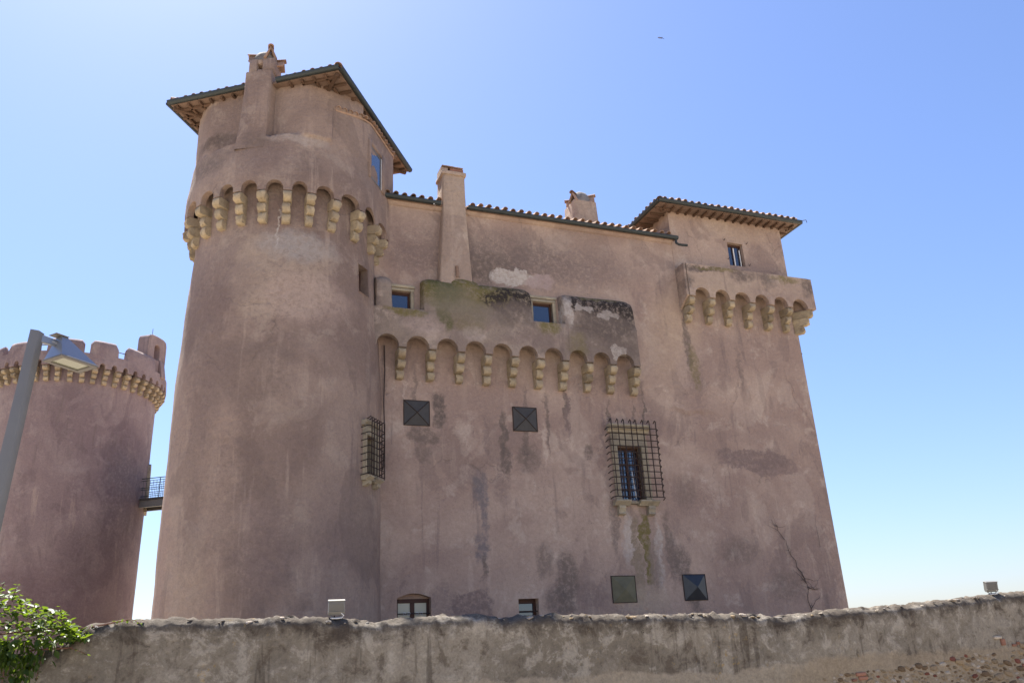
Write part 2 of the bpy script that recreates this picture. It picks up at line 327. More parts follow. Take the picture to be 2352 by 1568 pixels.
def bevel_vf(vf, w=.02, seg=1):
    me = bpy.data.meshes.new('t'); me.from_pydata([tuple(v) for v in vf[0]], [], vf[1]); bm = bmesh.new(); bm.from_mesh(me); bpy.data.meshes.remove(me)
    bmesh.ops.recalc_face_normals(bm, faces=bm.faces)
    bmesh.ops.bevel(bm, geom=list(bm.edges), offset=w, segments=seg, affect='EDGES', profile=.6)
    bm.verts.index_update(); r = [v.co.copy() for v in bm.verts], [tuple(v.index for v in f.verts) for f in bm.faces]; bm.free(); return r
def bbox(*a, w=.015, seg=1): return bevel_vf(box(*a), w, seg)
def prism(poly, d0, d1, axis='y'):
    """poly of (a, b); extruded along axis"""
    n = len(poly); V = []
    for d in (d0, d1):
        for a, b in poly:
            V.append({'y': (a, d, b), 'x': (d, a, b), 'z': (a, b, d)}[axis])
    F = [tuple(range(n)), tuple(range(2 * n - 1, n - 1, -1))] + [(i, (i + 1) % n, (i + 1) % n + n, i + n) for i in range(n)]
    return V, F
def tube(pts, r, seg=6, caps=True):
    pts = [Vector(p) for p in pts]; V, F = [], []; n = len(pts)
    up = Vector((0, 0, 1))
    for i, p in enumerate(pts):
        d = (pts[min(i + 1, n - 1)] - pts[max(i - 1, 0)]).normalized()
        a = d.cross(up if abs(d.z) < .95 else Vector((1, 0, 0))).normalized(); b = d.cross(a)
        rr = r[i] if isinstance(r, (list, tuple)) else r
        for k in range(seg):
            t = 2 * pi * k / seg; V.append(p + a * cos(t) * rr + b * sin(t) * rr)
    for i in range(n - 1):
        for k in range(seg):
            k2 = (k + 1) % seg; F.append((i * seg + k, i * seg + k2, (i + 1) * seg + k2, (i + 1) * seg + k))
    if caps: F.append(tuple(range(seg))); F.append(tuple(range((n - 1) * seg, n * seg)))
    return V, F
def half_tube(L, r0, r1, t=.014, seg=6):
    """a curved roof tile lying along +y, convex upward, open below"""
    V, F = [], []
    for (y, r) in ((0, r0), (L, r1)):
        for rr in (r, r - t):
            for k in range(seg + 1):
                a = pi * k / seg; V.append((cos(a) * rr, y, sin(a) * rr))
    s = seg + 1
    for k in range(seg):
        F += [(k, k + 1, 2 * s + k + 1, 2 * s + k), (s + k, 3 * s + k, 3 * s + k + 1, s + k + 1), (k, s + k, s + k + 1, k + 1), (2 * s + k, 2 * s + k + 1, 3 * s + k + 1, 3 * s + k)]
    F += [(0, 2 * s, 3 * s, s), (s - 1, 2 * s - 1, 4 * s - 1, 3 * s - 1)]
    return V, F
def uniq(vals, eps=1e-4):
    out = []
    for v in sorted(vals):
        if not out or v - out[-1] > eps: out.append(v)
    return out
def rng(a, b, st):
    n = max(1, int(round((b - a) / st))); return [a + (b - a) * i / n for i in range(n + 1)]

def holed_sheet(ss, zs, holes, mapf, depth):
    """sheet over (s, z) with rectangular openings and their reveals; mapf(s, z, d) gives a point d behind the face"""
    for h in holes: ss = ss + [h[0], h[1]]; zs = zs + [h[2], h[3]]
    ss, zs = uniq(ss), uniq(zs); V, F = [], []; idx = {}
    for i, s in enumerate(ss):
        for j, z in enumerate(zs): idx[i, j] = len(V); V.append(mapf(s, z, 0))
    def inside(s, z): return any(h[0] < s < h[1] and h[2] < z < h[3] for h in holes)
    for i in range(len(ss) - 1):
        for j in range(len(zs) - 1):
            if not inside((ss[i] + ss[i + 1]) / 2, (zs[j] + zs[j + 1]) / 2): F.append((idx[i, j], idx[i + 1, j], idx[i + 1, j + 1], idx[i, j + 1]))
    for h in holes:
        si = [s for s in ss if h[0] - 1e-6 <= s <= h[1] + 1e-6]; zi = [z for z in zs if h[2] - 1e-6 <= z <= h[3] + 1e-6]
        ring = [(s, h[2]) for s in si] + [(h[1], z) for z in zi[1:]] + [(s, h[3]) for s in si[::-1][1:]] + [(h[0], z) for z in zi[::-1][1:-1]]
        k = len(V); n = len(ring); dp = h[4] if len(h) > 4 else depth
        for s, z in ring: V.append(mapf(s, z, 0))
        for s, z in ring: V.append(mapf(s, z, dp))
        F += [(k + i, k + (i + 1) % n, k + n + (i + 1) % n, k + n + i) for i in range(n)]
    return V, F

def arch_band(corbels, hw, zct, zcr, rows, mapf, nout, nin, radz=None, ends=True, plain=(), rise=.30):
    """arched lower edge of a projecting parapet. corbels: positions s; arches between them; rows: z levels above"""
    cols = []
    for i, s in enumerate(corbels):
        w = hw
        cols += [(s - w, zct), (s, zct), (s + w, zct)]
        if i < len(corbels) - 1:
            a, b = s + w, corbels[i + 1] - w
            if i in plain:
                cols += [(a + (b - a) * k / 12, zct) for k in range(1, 12)]; continue
            mid, rs = (a + b) / 2, (b - a) / 2 - 1e-4
            rz = radz if radz else rs
            for k in range(0, 11):
                t = pi - pi * k / 10; cols.append((mid + rs * cos(t), zcr - rz + rz * sin(t)))
    V, F = [], []; nr = len(rows) + 1
    for s, zb in cols:
        V.append(mapf(s, zb, nout(s, zb)))
        for z in rows: V.append(mapf(s, z[0] if isinstance(z, tuple) else z, z[1] if isinstance(z, tuple) else nout(s, z)))
        V.append(mapf(s, zb, nin(s))); V.append(mapf(s, zcr + rise, nin(s)))
    st = nr + 2
    for i in range(len(cols) - 1):
        for j in range(nr - 1): F.append((i * st + j, (i + 1) * st + j, (i + 1) * st + j + 1, i * st + j + 1))
        F.append((i * st, i * st + nr, (i + 1) * st + nr, (i + 1) * st)); F.append((i * st + nr, i * st + nr + 1, (i + 1) * st + nr + 1, (i + 1) * st + nr))
    if ends:
        for i in (0, len(cols) - 1):
            F.append(tuple(i * st + j for j in range(nr)) + (i * st + nr,))
    return V, F

# corbel stones: rounded nose blocks, three to a bracket
def corbel_block(w, h, p, p_low, seed):
    r = random.Random(seed)
    q = min(.10, p * .35)
    prof = [(-.06, 0), (p - q * 1.5, 0)]
    for k in range(7):
        t = -pi / 2 * .92 + pi * .86 * k / 6
        prof.append((p - q + q * cos(t), h * (.5 + .46 * sin(t))))
    prof += [(p - q * 1.1, h), (-.06, h)]
    V, F = [], []; n = len(prof); xs = (-w / 2, -w / 2 + .03, 0, w / 2 - .03, w / 2)
    for ix, x in enumerate(xs):
        e = .965 if ix in (0, 4) else 1.0
        for a, b in prof:
            q = (a if a < 0 else a * e, h / 2 + (b - h / 2) * (e if ix in (0, 4) else 1))
            j = .017
            V.append((x + r.uniform(-j, j), -q[0] + (r.uniform(-j, j) if a > 0 else 0), q[1] + r.uniform(-j, j) * .7))
    for i in range(len(xs) - 1):
        for k in range(n): F.append((i * n + k, i * n + (k + 1) % n, (i + 1) * n + (k + 1) % n, (i + 1) * n + k))
    F += [tuple(range(n)), tuple(range((len(xs) - 1) * n, len(xs) * n))]
    return V, F
def corbel_set(w, H, P, tagname):
    hs = [.33, .34, .33]; ps = [.47, .74, 1.0]; res = []
    for var in range(4):
        z = 0; trip = []
        for k in range(3):
            pl = (ps[k - 1] if k else .12) * P
            me = new_mesh(tagname + '_stone', *corbel_block(w * (.94 + .03 * k), hs[k] * H, ps[k] * P, pl, var * 7 + k + int(w * 1000)), smooth=.8); me.materials.append(M['corbel'])
            trip.append((me, z)); z += hs[k] * H + .004
        res.append(trip)
    return res
def place_corbel(cset, parent, loc, rz):
    """loc: foot of the bracket on the wall; faces local -y turned by rz"""
    t = cset[rnd.randrange(4)]
    top = link('corbel', t[2][0], None, parent); top.location = (loc[0], loc[1], loc[2] + t[2][1]); top.rotation_euler = (0, 0, rz)
    for k in (0, 1):
        s = link('corbel_stone', t[k][0], None, top); s.location = (rnd.uniform(-.012, .012), rnd.uniform(-.01, .02), t[k][1] - t[2][1])
        s.rotation_euler = (rnd.uniform(-.05, .05), rnd.uniform(-.03, .03), rnd.uniform(-.08, .08)); s.scale = (rnd.uniform(.9, 1.06), rnd.uniform(.86, 1.05), 1)
    return top

TILE = new_mesh('roof_tile', *half_tube(.46, .088, .075), smooth=.9); TILE.materials.append(M['tile'])
def tile_row(parent, a, b, inward, slope, step=.27, drop=0.0, skip=None, z_add=0.05):
    """row of cover tiles with their ends over the gutter, from a to b; inward: unit vector up the slope in plan"""
    a, b = Vector(a), Vector(b); L = (b - a).length; n = int(L / step)
    rz = atan2(inward.y, inward.x) - pi / 2
    for i in range(n + 1):
        s = (i + .5) * L / (n + 1); p = a + (b - a) * (s / L)
        if skip and skip[0] < s < skip[1]: continue
        t = link('roof_tile', TILE, None, parent)
        t.location = p + Vector((0, 0, z_add + rnd.uniform(-.012, .012))) - inward * (.03 + rnd.uniform(0, .04))
        t.rotation_euler = (slope + rnd.uniform(-.03, .03), rnd.uniform(-.06, .06), rz + rnd.uniform(-.05, .05))
def gutter_piece(parent, a, b, r=.08, name='gutter'):
    a, b = Vector(a), Vector(b); d = (b - a).normalized(); side = Vector((d.y, -d.x, 0)); V, F = [], []
    prof = [(-r, 0.03), (-r, 0), (-r * .8, -r * .75), (-r * .3, -r * 1.05), (r * .3, -r * 1.05), (r * .8, -r * .75), (r, 0), (r, .03), (r * .86, .03), (r * .7, -r * .6), (0, -r * .85), (-r * .7, -r * .6), (-r * .86, .03)]
    n = len(prof)
    for p in (a, b):
        for x, z in prof: V.append(p + side * x + Vector((0, 0, z)))
    F = [(i, (i + 1) % n, (i + 1) % n + n, i + n) for i in range(n)] + [tuple(range(n)), tuple(range(n, 2 * n))]
    return ob(name, (V, F), 'gutter', parent, .9)

# ------------------------------------------------------------------ ground
g = ob('ground', ([(-3000, -3000, 0), (3000, -3000, 0), (3000, 3000, 0), (-3000, 3000, 0)], [(0, 1, 2, 3)]), 'ground')
g['kind'] = 'structure'; g['label'] = 'pale gravel ground around the castle'

# ================================================================== CASTLE BUILDING (local x along the facade, -y towards the viewer)
castle = empty('castle_building', P0, YAW)
tag(castle, 'long pink plastered castle building with arched parapet, small windows and corner turret', 'castle')
UL, UR, ZE = -3.0, 15.06, 15.25
def wob(u, z): return .03 * nz(u, 1.7, z, .45) + .012 * nz(u, 5.2, z, 1.7)
W1 = (.17, .78, 11.45, 12.14); W2 = (4.74, 5.42, 11.5, 12.27)
GW = (7.27, 8.10, 6.02, 7.69); TW = (12.58, 13.24, 14.55, 15.47); BW1 = (.36, 1.28, 2.0, 3.46); BW2 = (3.76, 4.36, 2.0, 3.25)
holes = [(*W1, .3), (*W2, .3), (*GW, .38), (*TW, .22), (*BW1, .32), (*BW2, .30)]
def fmap(u, z, d):
    edge = min([max(max(h[0] - u, u - h[1]), max(h[2] - z, z - h[3])) for h in holes])
    k = min(1, max(0, edge / .5)); ku = min(1, (UR - u) / .4)
    return (u + (.02 * nz(z, 3, 1, .8) + .01 * nz(z, 3, 5, 3.1) if u > UR - .01 else 0), d - wob(u, z) * k * max(ku, 0), z)
ob('facade_wall', join(holed_sheet(rng(UL, 10.22, .3), rng(0, ZE, .3), [h for h in holes if h is not holes[3]], fmap, .3), holed_sheet(rng(10.22, UR, .3), uniq([k * ZE / 51 for k in range(48)] + [14.2]), [], fmap, .3)), 'plaster', castle, .7)
# turret wall above the eaves line (flush with the facade), its left and right faces, and the plain sides of the block
def tmap(u, z, d): return fmap(u, z, d)
ob('turret_wall', holed_sheet(rng(10.22, UR, .3), rng(14.2, 16.5, .3), [holes[3]], lambda u, z, d: (u, d - .003 - (wob(u, z) * min(1, max(0, (u - 10.22) / .3)) * min(1, max(0, (UR - u) / .3)) if d == 0 else 0), z), .22), 'plaster', castle, .7)
ob('turret_side_wall', ([(10.22, -.002, 14.0), (10.22, 4.9, 14.0), (10.22, 4.9, 16.5), (10.22, -.002, 16.5), (UR, 0, 14), (UR, 4.9, 14), (UR, 4.9, 16.5), (UR, 0, 16.5), (10.22, 4.9, 14), (UR, 4.9, 14), (UR, 4.9, 16.5), (10.22, 4.9, 16.5)], [(0, 1, 2, 3), (4, 7, 6, 5), (8, 9, 10, 11)]), 'turret', castle)
ob('side_wall', ([(UR, 0, 0), (UR, 8.5, 0), (UR, 8.5, ZE), (UR, 0, ZE), (UL, 8.5, 0), (UL, 8.5, ZE), (UL, 0, 0), (UL, 0, ZE)], [(0, 1, 2, 3), (1, 4, 5, 2), (4, 6, 7, 5)]), 'plaster', castle)
ob('wing', bbox(-4.7, 4.0, 8.3, 25.0, 0, 11.6, w=.05), 'plaster', castle)

# ---- projecting parapet on arches
PJ = .5
CB = [.42, 1.32, 2.19, 3.05, 3.885, 4.715, 5.555, 6.375, 7.185, 8.02]
def pm(s, z, n): return (s, -n, z)
def pn(s, z): return PJ + .02 * nz(s, 2.2, z, .9) + .008 * nz(s, 9.2, z, 3)
V, F = arch_band([-.45] + CB, .112, 10.185, 10.55, [10.62, 10.8, 11.0, 11.2, 11.39, (11.40, .46), (11.405, -.05)], pm, lambda s, z: pn(s, z) - .03 * max(0, z - 10.6), lambda s: PJ - .20, ends=True)
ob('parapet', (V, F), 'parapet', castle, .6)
cs_main = corbel_set(.225, .84, PJ - .01, 'corbel')
for s in CB: place_corbel(cs_main, castle, (s, .0, 9.34), rnd.uniform(-.03, .03))
# ---- merlons: soft shouldered blocks leaning back into the wall
def merlon(u0, u1, ztop, left_round=.12, right_round=.12, seed=0):
    prof = [(.478, 11.385), (.474, 11.6), (.462, 11.85), (.44, ztop - .38), (.40, ztop - .24), (.33, ztop - .13), (.23, ztop - .055), (.11, ztop - .01), (-.04, ztop)]
    us = uniq(rng(u0, u1, .16) + [u0 + .03, u1 - .03]); V, F = [], []; n = len(prof)
    for u in us:
        e = 0
        dl, dr = u - u0, u1 - u
        for dd, rr in ((dl, left_round), (dr, right_round)):
            if dd < rr: e = max(e, 1 - sqrt(max(0, 1 - ((rr - dd) / rr) ** 2)))
        for k, (a, z) in enumerate(prof):
            zz = z - e * .10 * (max(0, z - 11.9) / max(.1, ztop - 11.9))
            if u0 < u < u1 or True: zz += .05 * nz(u, seed, z, .9) * max(0, (z - 11.9))
            aa = a - e * .08 * (1 if k < n - 1 else 0) * min(1, max(0, (z - 11.38) / .25)) + (.018 * nz(u, seed + 3, z, 1.4) if 0 < k < n - 1 else 0)
            V.append((u, -aa, zz))
    for i in range(len(us) - 1):
        for k in range(n - 1): F.append((i * n + k, (i + 1) * n + k, (i + 1) * n + k + 1, i * n + k + 1))
    for i in (0, len(us) - 1):
        k = len(V); V.append((us[i], .04, 11.385)); F.append(tuple(i * n + j for j in range(n)) + (k,))
    return V, F
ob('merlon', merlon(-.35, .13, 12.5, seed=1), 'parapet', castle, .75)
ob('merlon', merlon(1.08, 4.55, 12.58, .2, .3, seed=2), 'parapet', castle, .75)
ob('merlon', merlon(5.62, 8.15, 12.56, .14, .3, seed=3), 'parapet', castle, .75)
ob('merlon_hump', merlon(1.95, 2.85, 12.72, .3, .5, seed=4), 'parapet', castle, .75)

# ---- windows
def pane_part(parent, x0, x1, y, z0, z1, mat='glass'):
    return ob('pane', box(x0, x1, y, y + .012, z0, z1), mat, parent)
def framed_window(parent, h, y, leaves=1, bar=.055, name='window', fr='wood', transom=None, mat='glass', d=.06):
    x0, x1, z0, z1 = h[:4]; parts = [bbox(x0, x0 + bar, y, y + d, z0, z1, w=.006), bbox(x1 - bar, x1, y, y + d, z0, z1, w=.006), bbox(x0 + bar, x1 - bar, y, y + d, z1 - bar * 1.5, z1, w=.006), bbox(x0 + bar, x1 - bar, y, y + d, z0, z0 + bar, w=.006)]
    if leaves == 2: parts.append(bbox((x0 + x1) / 2 - bar * .8, (x0 + x1) / 2 + bar * .8, y - .012, y + d, z0 + bar, z1 - bar * 1.5, w=.006))
    for t in (transom or []): parts.append(bbox(x0 + bar, x1 - bar, y + .01, y + d - .01, t - .014, t + .014, w=.004))
    w = ob(name, join(*parts), fr, parent)
    if leaves == 2:
        c = (x0 + x1) / 2
        pane_part(w, x0 + bar, c - bar * .8, y + .03, z0 + bar, z1 - bar * 1.5, mat); pane_part(w, c + bar * .8, x1 - bar, y + .03, z0 + bar, z1 - bar * 1.5, mat)
    else: pane_part(w, x0 + bar, x1 - bar, y + .03, z0 + bar, z1 - bar * 1.5, mat)
    return w
def surround(parent, h, y, wj=.1, wl=.12, proud=.03, depth=.16, grooves=True):
    x0, x1, z0, z1 = h[:4]
    for a, b in ((x0 - wj, x0), (x1, x1 + wj)): ob('stone_jamb', bbox(a, b, y - proud, y + depth, z0, z1, w=.012), 'surround', parent, .6)
    ob('stone_lintel', bbox(x0 - wj - .01, x1 + wj + .01, y - proud - .004, y + depth, z1 + .003, z1 + wl * .55, w=.012), 'surround', parent, .6)
    ob('stone_lintel', bbox(x0 - wj - .03, x1 + wj + .03, y - proud - .03, y + depth, z1 + wl * .62, z1 + wl * 1.2, w=.014), 'surround', parent, .6)
w = framed_window(castle, W1, .10); surround(w, W1, 0, .10, .16, .05)
w = framed_window(castle, W2, .10); surround(w, W2, 0, .11, .16, .05)
ob('room', box(W1[0] - .2, W1[1] + .2, .29, 1.2, W1[2] - .2, W1[3] + .2), 'dark_room', castle)
w = framed_window(castle, TW, .14, 2, .05)
ob('shutter_edge', bbox(TW[0] + .30, TW[0] + .34, .10, .13, TW[2] + .02, TW[3] - .15, w=.004), 'white', w)
ob('shutter_edge', bbox(TW[1] - .10, TW[1] - .07, .10, .13, TW[2] + .02, TW[3] - .2, w=.004), 'white', w)
for hx, hz in ((12.45, 15.52), (13.42, 15.5), (12.52, 14.78), (13.4, 14.62)):
    ob('shutter_hook', tube([(hx, .02, hz), (hx, -.06, hz), (hx + .02, -.07, hz + .05)], .013, 5), 'iron', castle)
# basement windows
w = framed_window(castle, (BW1[0], BW1[1], BW1[2], 3.33), .20, 2, .07, mat='curtain', transom=[2.72, 2.4])
for bz in (2.95, 2.74):
    ob('grille_bar', tube([(BW1[0] - .02, .09, bz), (BW1[1] + .02, .09, bz)], .016, 6), 'iron', w)
for bx in (.58, .70, .92, 1.04):
    ob('grille_ring', tube([(bx + .035 * cos(t * pi / 5), .085, 2.95 + .035 * sin(t * pi / 5)) for t in range(11)], .010, 5, False), 'bracket', w)
w = framed_window(castle, BW2, .22, 1, .08)
ob('grille_bar', tube([(BW2[0] - .02, .10, 2.92), (BW2[1] + .02, .10, 2.92)], .018, 6), 'iron', w)
sg = [(BW1[0], 3.46), (BW1[0], 3.33)] + [(BW1[0] + (BW1[1] - BW1[0]) * k / 10, 3.33 + .125 * sin(pi * k / 10)) for k in range(1, 10)] + [(BW1[1], 3.33), (BW1[1], 3.46)]
V, F = [], []
top = [(BW1[0] + (BW1[1] - BW1[0]) * k / 12, 3.46) for k in range(13)]; bot = [(x, 3.34 + .115 * sin(pi * k / 12)) for k, (x, _) in enumerate(top)]
for (x, z), (x2, z2) in zip(top, bot): V += [(x, 0.0, z), (x2, 0.0, z2), (x2, .2, z2)]
for k in range(12): F += [(k * 3, k * 3 + 3, k * 3 + 4, k * 3 + 1), (k * 3 + 1, k * 3 + 4, k * 3 + 5, k * 3 + 2)]
ob('window_arch', (V, F), 'plaster', castle)
V = [(x, .21, z) for x, z in bot] + [(x, .21, 3.30) for x, _ in bot]
ob('arch_fill', (V, [(k, k + 1, k + 14, k + 13) for k in range(12)]), 'plaster', castle)

def bar_grille(parent, x0, x1, z0, z1, yo, nv, nh, T=None, hook=.13, rt=.0165):
    """standing-off iron grille, each bar hooked back into the wall"""
    T = T or Matrix.Identity(4)
    for k in range(nv):
        x = x0 + (x1 - x0) * (k + .3 * rnd.uniform(-.3, .3)) / (nv - 1)
        p = [(x - .005, yo + hook, z1 + .03), (x - .004, yo + .03, z1 + .10), (x, yo, z1 + .06), (x, yo, (z0 + z1) / 2 + .0), (x, yo, z0)]
        ob('grille_bar', xf(tube(p, rt, 5), T), 'iron', parent, .9)
    for k in range(nh):
        z = z0 + (z1 - z0) * (k + .1) / nh
        p = [(x0 - .15, yo + hook + .06, z - .055), (x0 - .14, yo + .05, z - .02), (x0 - .06, yo + .016, z), (x1 + .05, yo + .016, z), (x1 + .10, yo + .05, z - .01), (x1 + .09, yo + hook + .02, z - .07)]
        ob('grille_bar', xf(tube(p, rt * .95, 5), T), 'iron', parent, .9)
def stone_window(parent, h, y0, T=None, k=1.0, brackets=True):
    """moulded stone surround with cornice, sill and two scroll brackets, in the window's own frame"""
    T = (T or Matrix.Identity(4)); x0, x1, z0, z1 = h[:4]; c_ = Vector(((x0 + x1) / 2, y0, z1))
    w0, w1 = x0, x1
    def sp(name, vf, sm=.6): ob(name, xf(vf, T), 'surround', parent, sm)
    K = Matrix.Translation(Vector((0, y0, z1))) @ Matrix.Diagonal((1, k, k, 1)) @ Matrix.Translation(Vector((0, -y0, -z1)))
    J = .2 * k
    for a, b, s in ((x0 - J, x0, 1), (x1, x1 + J, -1)):
        sp('stone_jamb', bbox(a, b, y0 - .05, y0 + .3, z0, z1, w=.014)); m_ = a if s > 0 else b - .07 * k
        sp('jamb_moulding', bbox(m_, m_ + .07 * k, y0 - .085, y0 - .05, z0, z1 + .18 * k, w=.010))
    sp('stone_lintel', bbox(x0 - J, x1 + J, y0 - .05, y0 + .3, z1 + .003, z1 + .2 * k, w=.014))
    sp('frieze', bbox(x0 - J, x1 + J, y0 - .04, y0 + .2, z1 + .2 * k + .004, z1 + .42 * k, w=.012))
    cor = [(.1, .425), (-.06, .425), (-.09, .5), (-.16, .53), (-.18, .58), (-.22, .60), (-.22, .655), (.1, .67)]
    sp('cornice', prism([(y0 + a * k, z1 + b * k) for a, b in cor], x0 - .30 * k, x1 + .30 * k, 'x'))
    mid = (x0 + x1) / 2; q = min(.22, (x1 - x0) * .27)
    sill = [(.1, -.02), (-.25, -.02), (-.27, -.06), (-.23, -.10), (-.16, -.13), (-.12, -.18), (.1, -.18)]; sill = [(y0 + a * max(k, .8), z0 + b * max(k, .8)) for a, b in sill]
    for a, b in ((x0 - .32 * k, mid - q), (mid + q * .45, x1 + .34 * k)): sp('sill', prism(sill, a, b, 'x'))
    low = [(y0 + .1, z0 - .03), (y0 - .12, z0 - .05), (y0 - .12, z0 - .11), (y0 + .1, z0 - .15)]
    sp('worn_sill', prism(low, mid - q, mid + q * .45, 'x'))
    if brackets:
        for xc in (x0 - .08, x1 + .10):
            br = [(y0 + .05, z0 - .185), (y0 - .16, z0 - .185), (y0 - .17, z0 - .26), (y0 - .12, z0 - .33), (y0 - .11, z0 - .38), (y0 - .13, z0 - .42), (y0 - .06, z0 - .46), (y0 + .05, z0 - .46)]
            sp('sill_bracket', prism(br, xc - .11, xc + .11, 'x'))
    else:
        br = [(y0 + .05, z0 - .15), (y0 - .15, z0 - .15), (y0 - .13, z0 - .22), (y0 - .05, z0 - .27), (y0 + .05, z0 - .28)]
        for xc in (x0 - .02, x1 + .02): sp('sill_bracket', prism(br, xc - .09, xc + .09, 'x'))
w = framed_window(castle, GW, .22, 2, .055, transom=[6.4, 6.8, 7.15])
for vx in (GW[0] + .19, GW[1] - .2): ob('glazing_bar', bbox(vx - .01, vx + .01, .23, .25, GW[2] + .06, GW[3] - .09, w=.003), 'wood', w)
stone_window(w, GW, 0); bar_grille(w, 6.99, 8.53, 6.06, 8.38, -.30, 8, 12)
ob('pale_catch', tube([(7.86, .16, 6.12), (7.80, .16, 6.95)], .012, 5), 'white', w)

# ---- steel hatches: shallow pyramids
def hatch(u0, u1, z0, z1, rods, mat, peak):
    c = ((u0 + u1) / 2, -peak, (z0 + z1) / 2); e = -.025
    V = [(u0, e, z0), (u1, e, z0), (u1, e, z1), (u0, e, z1), c, (u0, .05, z0), (u1, .05, z0), (u1, .05, z1), (u0, .05, z1)]
    h = ob('hatch', (V, [(0, 1, 4), (1, 2, 4), (2, 3, 4), (3, 0, 4), (0, 5, 6, 1), (1, 6, 7, 2), (2, 7, 8, 3), (3, 8, 5, 0)]), mat, castle)
    for a, b, c_, d in ((u0 - .022, u1 + .022, z1, z1 + .02), (u0 - .022, u1 + .022, z0 - .02, z0), (u0 - .022, u0, z0, z1), (u1, u1 + .022, z0, z1)): ob('hatch_frame', bbox(a, b, -.034, .03, c_, d, w=.004), 'iron', h)
    if rods:
        for a in (0, 1, 2, 3): ob('hatch_rib', tube([Vector(V[a]) + Vector((0, -.006, 0)), Vector(c) + Vector((0, -.008, 0))], .012, 5), 'iron', h)
    return h
hatch(.57, 1.30, 8.03, 8.74, True, 'hatch', .09); hatch(3.89, 4.63, 8.02, 8.73, True, 'hatch', .09)
hatch(6.67, 7.42, 3.08, 3.80, False, 'hatch_flare', .12); hatch(9.06, 9.82, 3.09, 3.81, False, 'hatch_blue', .17)

# ---- main roof
SL = radians(17)
roof = ob('main_roof', ([(UL, -.16, ZE - .02), (10.3, -.16, ZE - .02), (10.3, 4.2, ZE - .02 + 4.36 * math.tan(SL)), (UL, 4.2, ZE - .02 + 4.36 * math.tan(SL)), (10.3, 8.6, ZE), (UL, 8.6, ZE),
     (UL, -.16, ZE - .10), (10.3, -.16, ZE - .10), (10.3, .1, ZE - .04), (UL, .1, ZE - .04)], [(0, 1, 2, 3), (3, 2, 4, 5), (0, 6, 7, 1), (6, 9, 8, 7)]), 'tile', castle)
tile_row(roof, (-.4, -.2, ZE + .02), (10.15, -.2, ZE + .02), Vector((0, 1, 0)), SL, .285, skip=(2.1, 3.05))
tile_row(roof, (-.4, .22, ZE + .15), (10.15, .22, ZE + .15), Vector((0, 1, 0)), SL, .285, skip=(2.1, 3.05))
gutter_piece(roof, (-.6, -.23, ZE - .01), (1.72, -.23, ZE - .02)); gutter_piece(roof, (2.62, -.23, ZE - .02), (10.34, -.23, ZE - .03))
ob('eaves_moulding', prism([(.02, ZE - .22), (-.05, ZE - .19), (-.12, ZE - .12), (-.12, ZE - .09), (.02, ZE - .09)], -.6, 10.2, 'x'), 'plaster', castle)
ob('spout', join(tube([(10.25, -.23, ZE - .06), (10.25, -.25, ZE - .26), (10.33, -.30, ZE - .34), (10.62, -.36, ZE - .36)], .045, 8)), 'gutter', castle, .9)
ob('overflow_pipe', tube([(1.55, -.2, ZE - .12), (1.45, -.42, ZE - .2)], .022, 6), 'bracket', castle)

# ---- facade chimney (a flaring flue) and roof chimney
def gable_vent(parent, T, w=.36, h=.38, L=.30):
    """two leaning roof tiles under a ridge tile, opening along local -y, closed by mortar behind"""
    for s in (-1, 1):
        a = [(s * w / 2, 0), (s * (w / 2 - .075), 0), (s * .003, h - .13), (s * .003, h)]
        ob('vent_tile', xf(bevel_vf(prism(a, -L / 2, L / 2, 'y'), .008), T), 'tile', parent)
    ob('vent_ridge_tile', xf(half_tube(L + .07, .085, .08), T @ Matrix.Translation((0, -L / 2 - .05, h - .065))), 'tile', parent, .9)
    ob('vent_back', xf(prism([(-w / 2 + .07, .0), (w / 2 - .07, 0), (0, h - .12)], L / 2 - .05, L / 2 - .01, 'y'), T), 'cap_grey', parent)
def rot(x, y, z, rz): return Matrix.Translation((x, y, z)) @ Matrix.Rotation(rz, 4, 'Z')
def taper(x0, x1, y0, y1, z0, X0, X1, Y0, Y1, z1, nseg=8, bend=0.0, seed=0, cap=True):
    V, F = [], []
    for i in range(nseg + 1):
        t = i / nseg; k = t if not bend else 1 - (1 - t) ** bend
        a, b, c, d = x0 + (X0 - x0) * k, x1 + (X1 - x1) * k, y0 + (Y0 - y0) * k, y1 + (Y1 - y1) * k; z = z0 + (z1 - z0) * t
        r = .035; ring = [(a + r, c), ((a + b) / 2, c), (b - r, c), (b, c + r), (b, (c + d) / 2), (b, d), (a, d), (a, (c + d) / 2), (a, c + r)]
        V += [(x + .012 * nz(x, seed, z, 2), y + .012 * nz(y, seed + 4, z, 2), z) for x, y in ring]
    n = 9
    for i in range(nseg): F += [(i * n + k, i * n + (k + 1) % n, (i + 1) * n + (k + 1) % n, (i + 1) * n + k) for k in range(n)]
    if cap: F.append(tuple(range(nseg * n, nseg * n + n)))
    return V, F
ch = ob('chimney', taper(1.62, 2.66, -.34, .3, 12.4, 1.80, 2.54, -.27, .5, 15.2, 10, 0, 2), 'turret', castle, .8)
ob('chimney_stack', taper(1.795, 2.555, -.265, .42, 15.2, 1.82, 2.54, -.25, .42, 16.30, 5, 0, 3), 'turret', ch, .8)
ob('chimney_cornice', bbox(1.77, 2.59, -.30, .47, 16.30, 16.44, w=.04, seg=2), 'turret', ch, .8)
for xx, mt in ((1.9, 'turret'), (2.2, 'brick'), (2.42, 'brick')): ob('chimney_brick', bbox(xx - .12, xx + .11, -.18, .3, 16.445, 16.62 + rnd.uniform(-.02, .02), w=.012), mt, ch)
ob('cover_slab', bbox(1.80, 2.20, -.22, .36, 16.63, 16.665, w=.01), 'tile', ch); ob('cover_slab', bbox(2.21, 2.52, -.2, .34, 16.64, 16.672, w=.01), 'tile', ch)
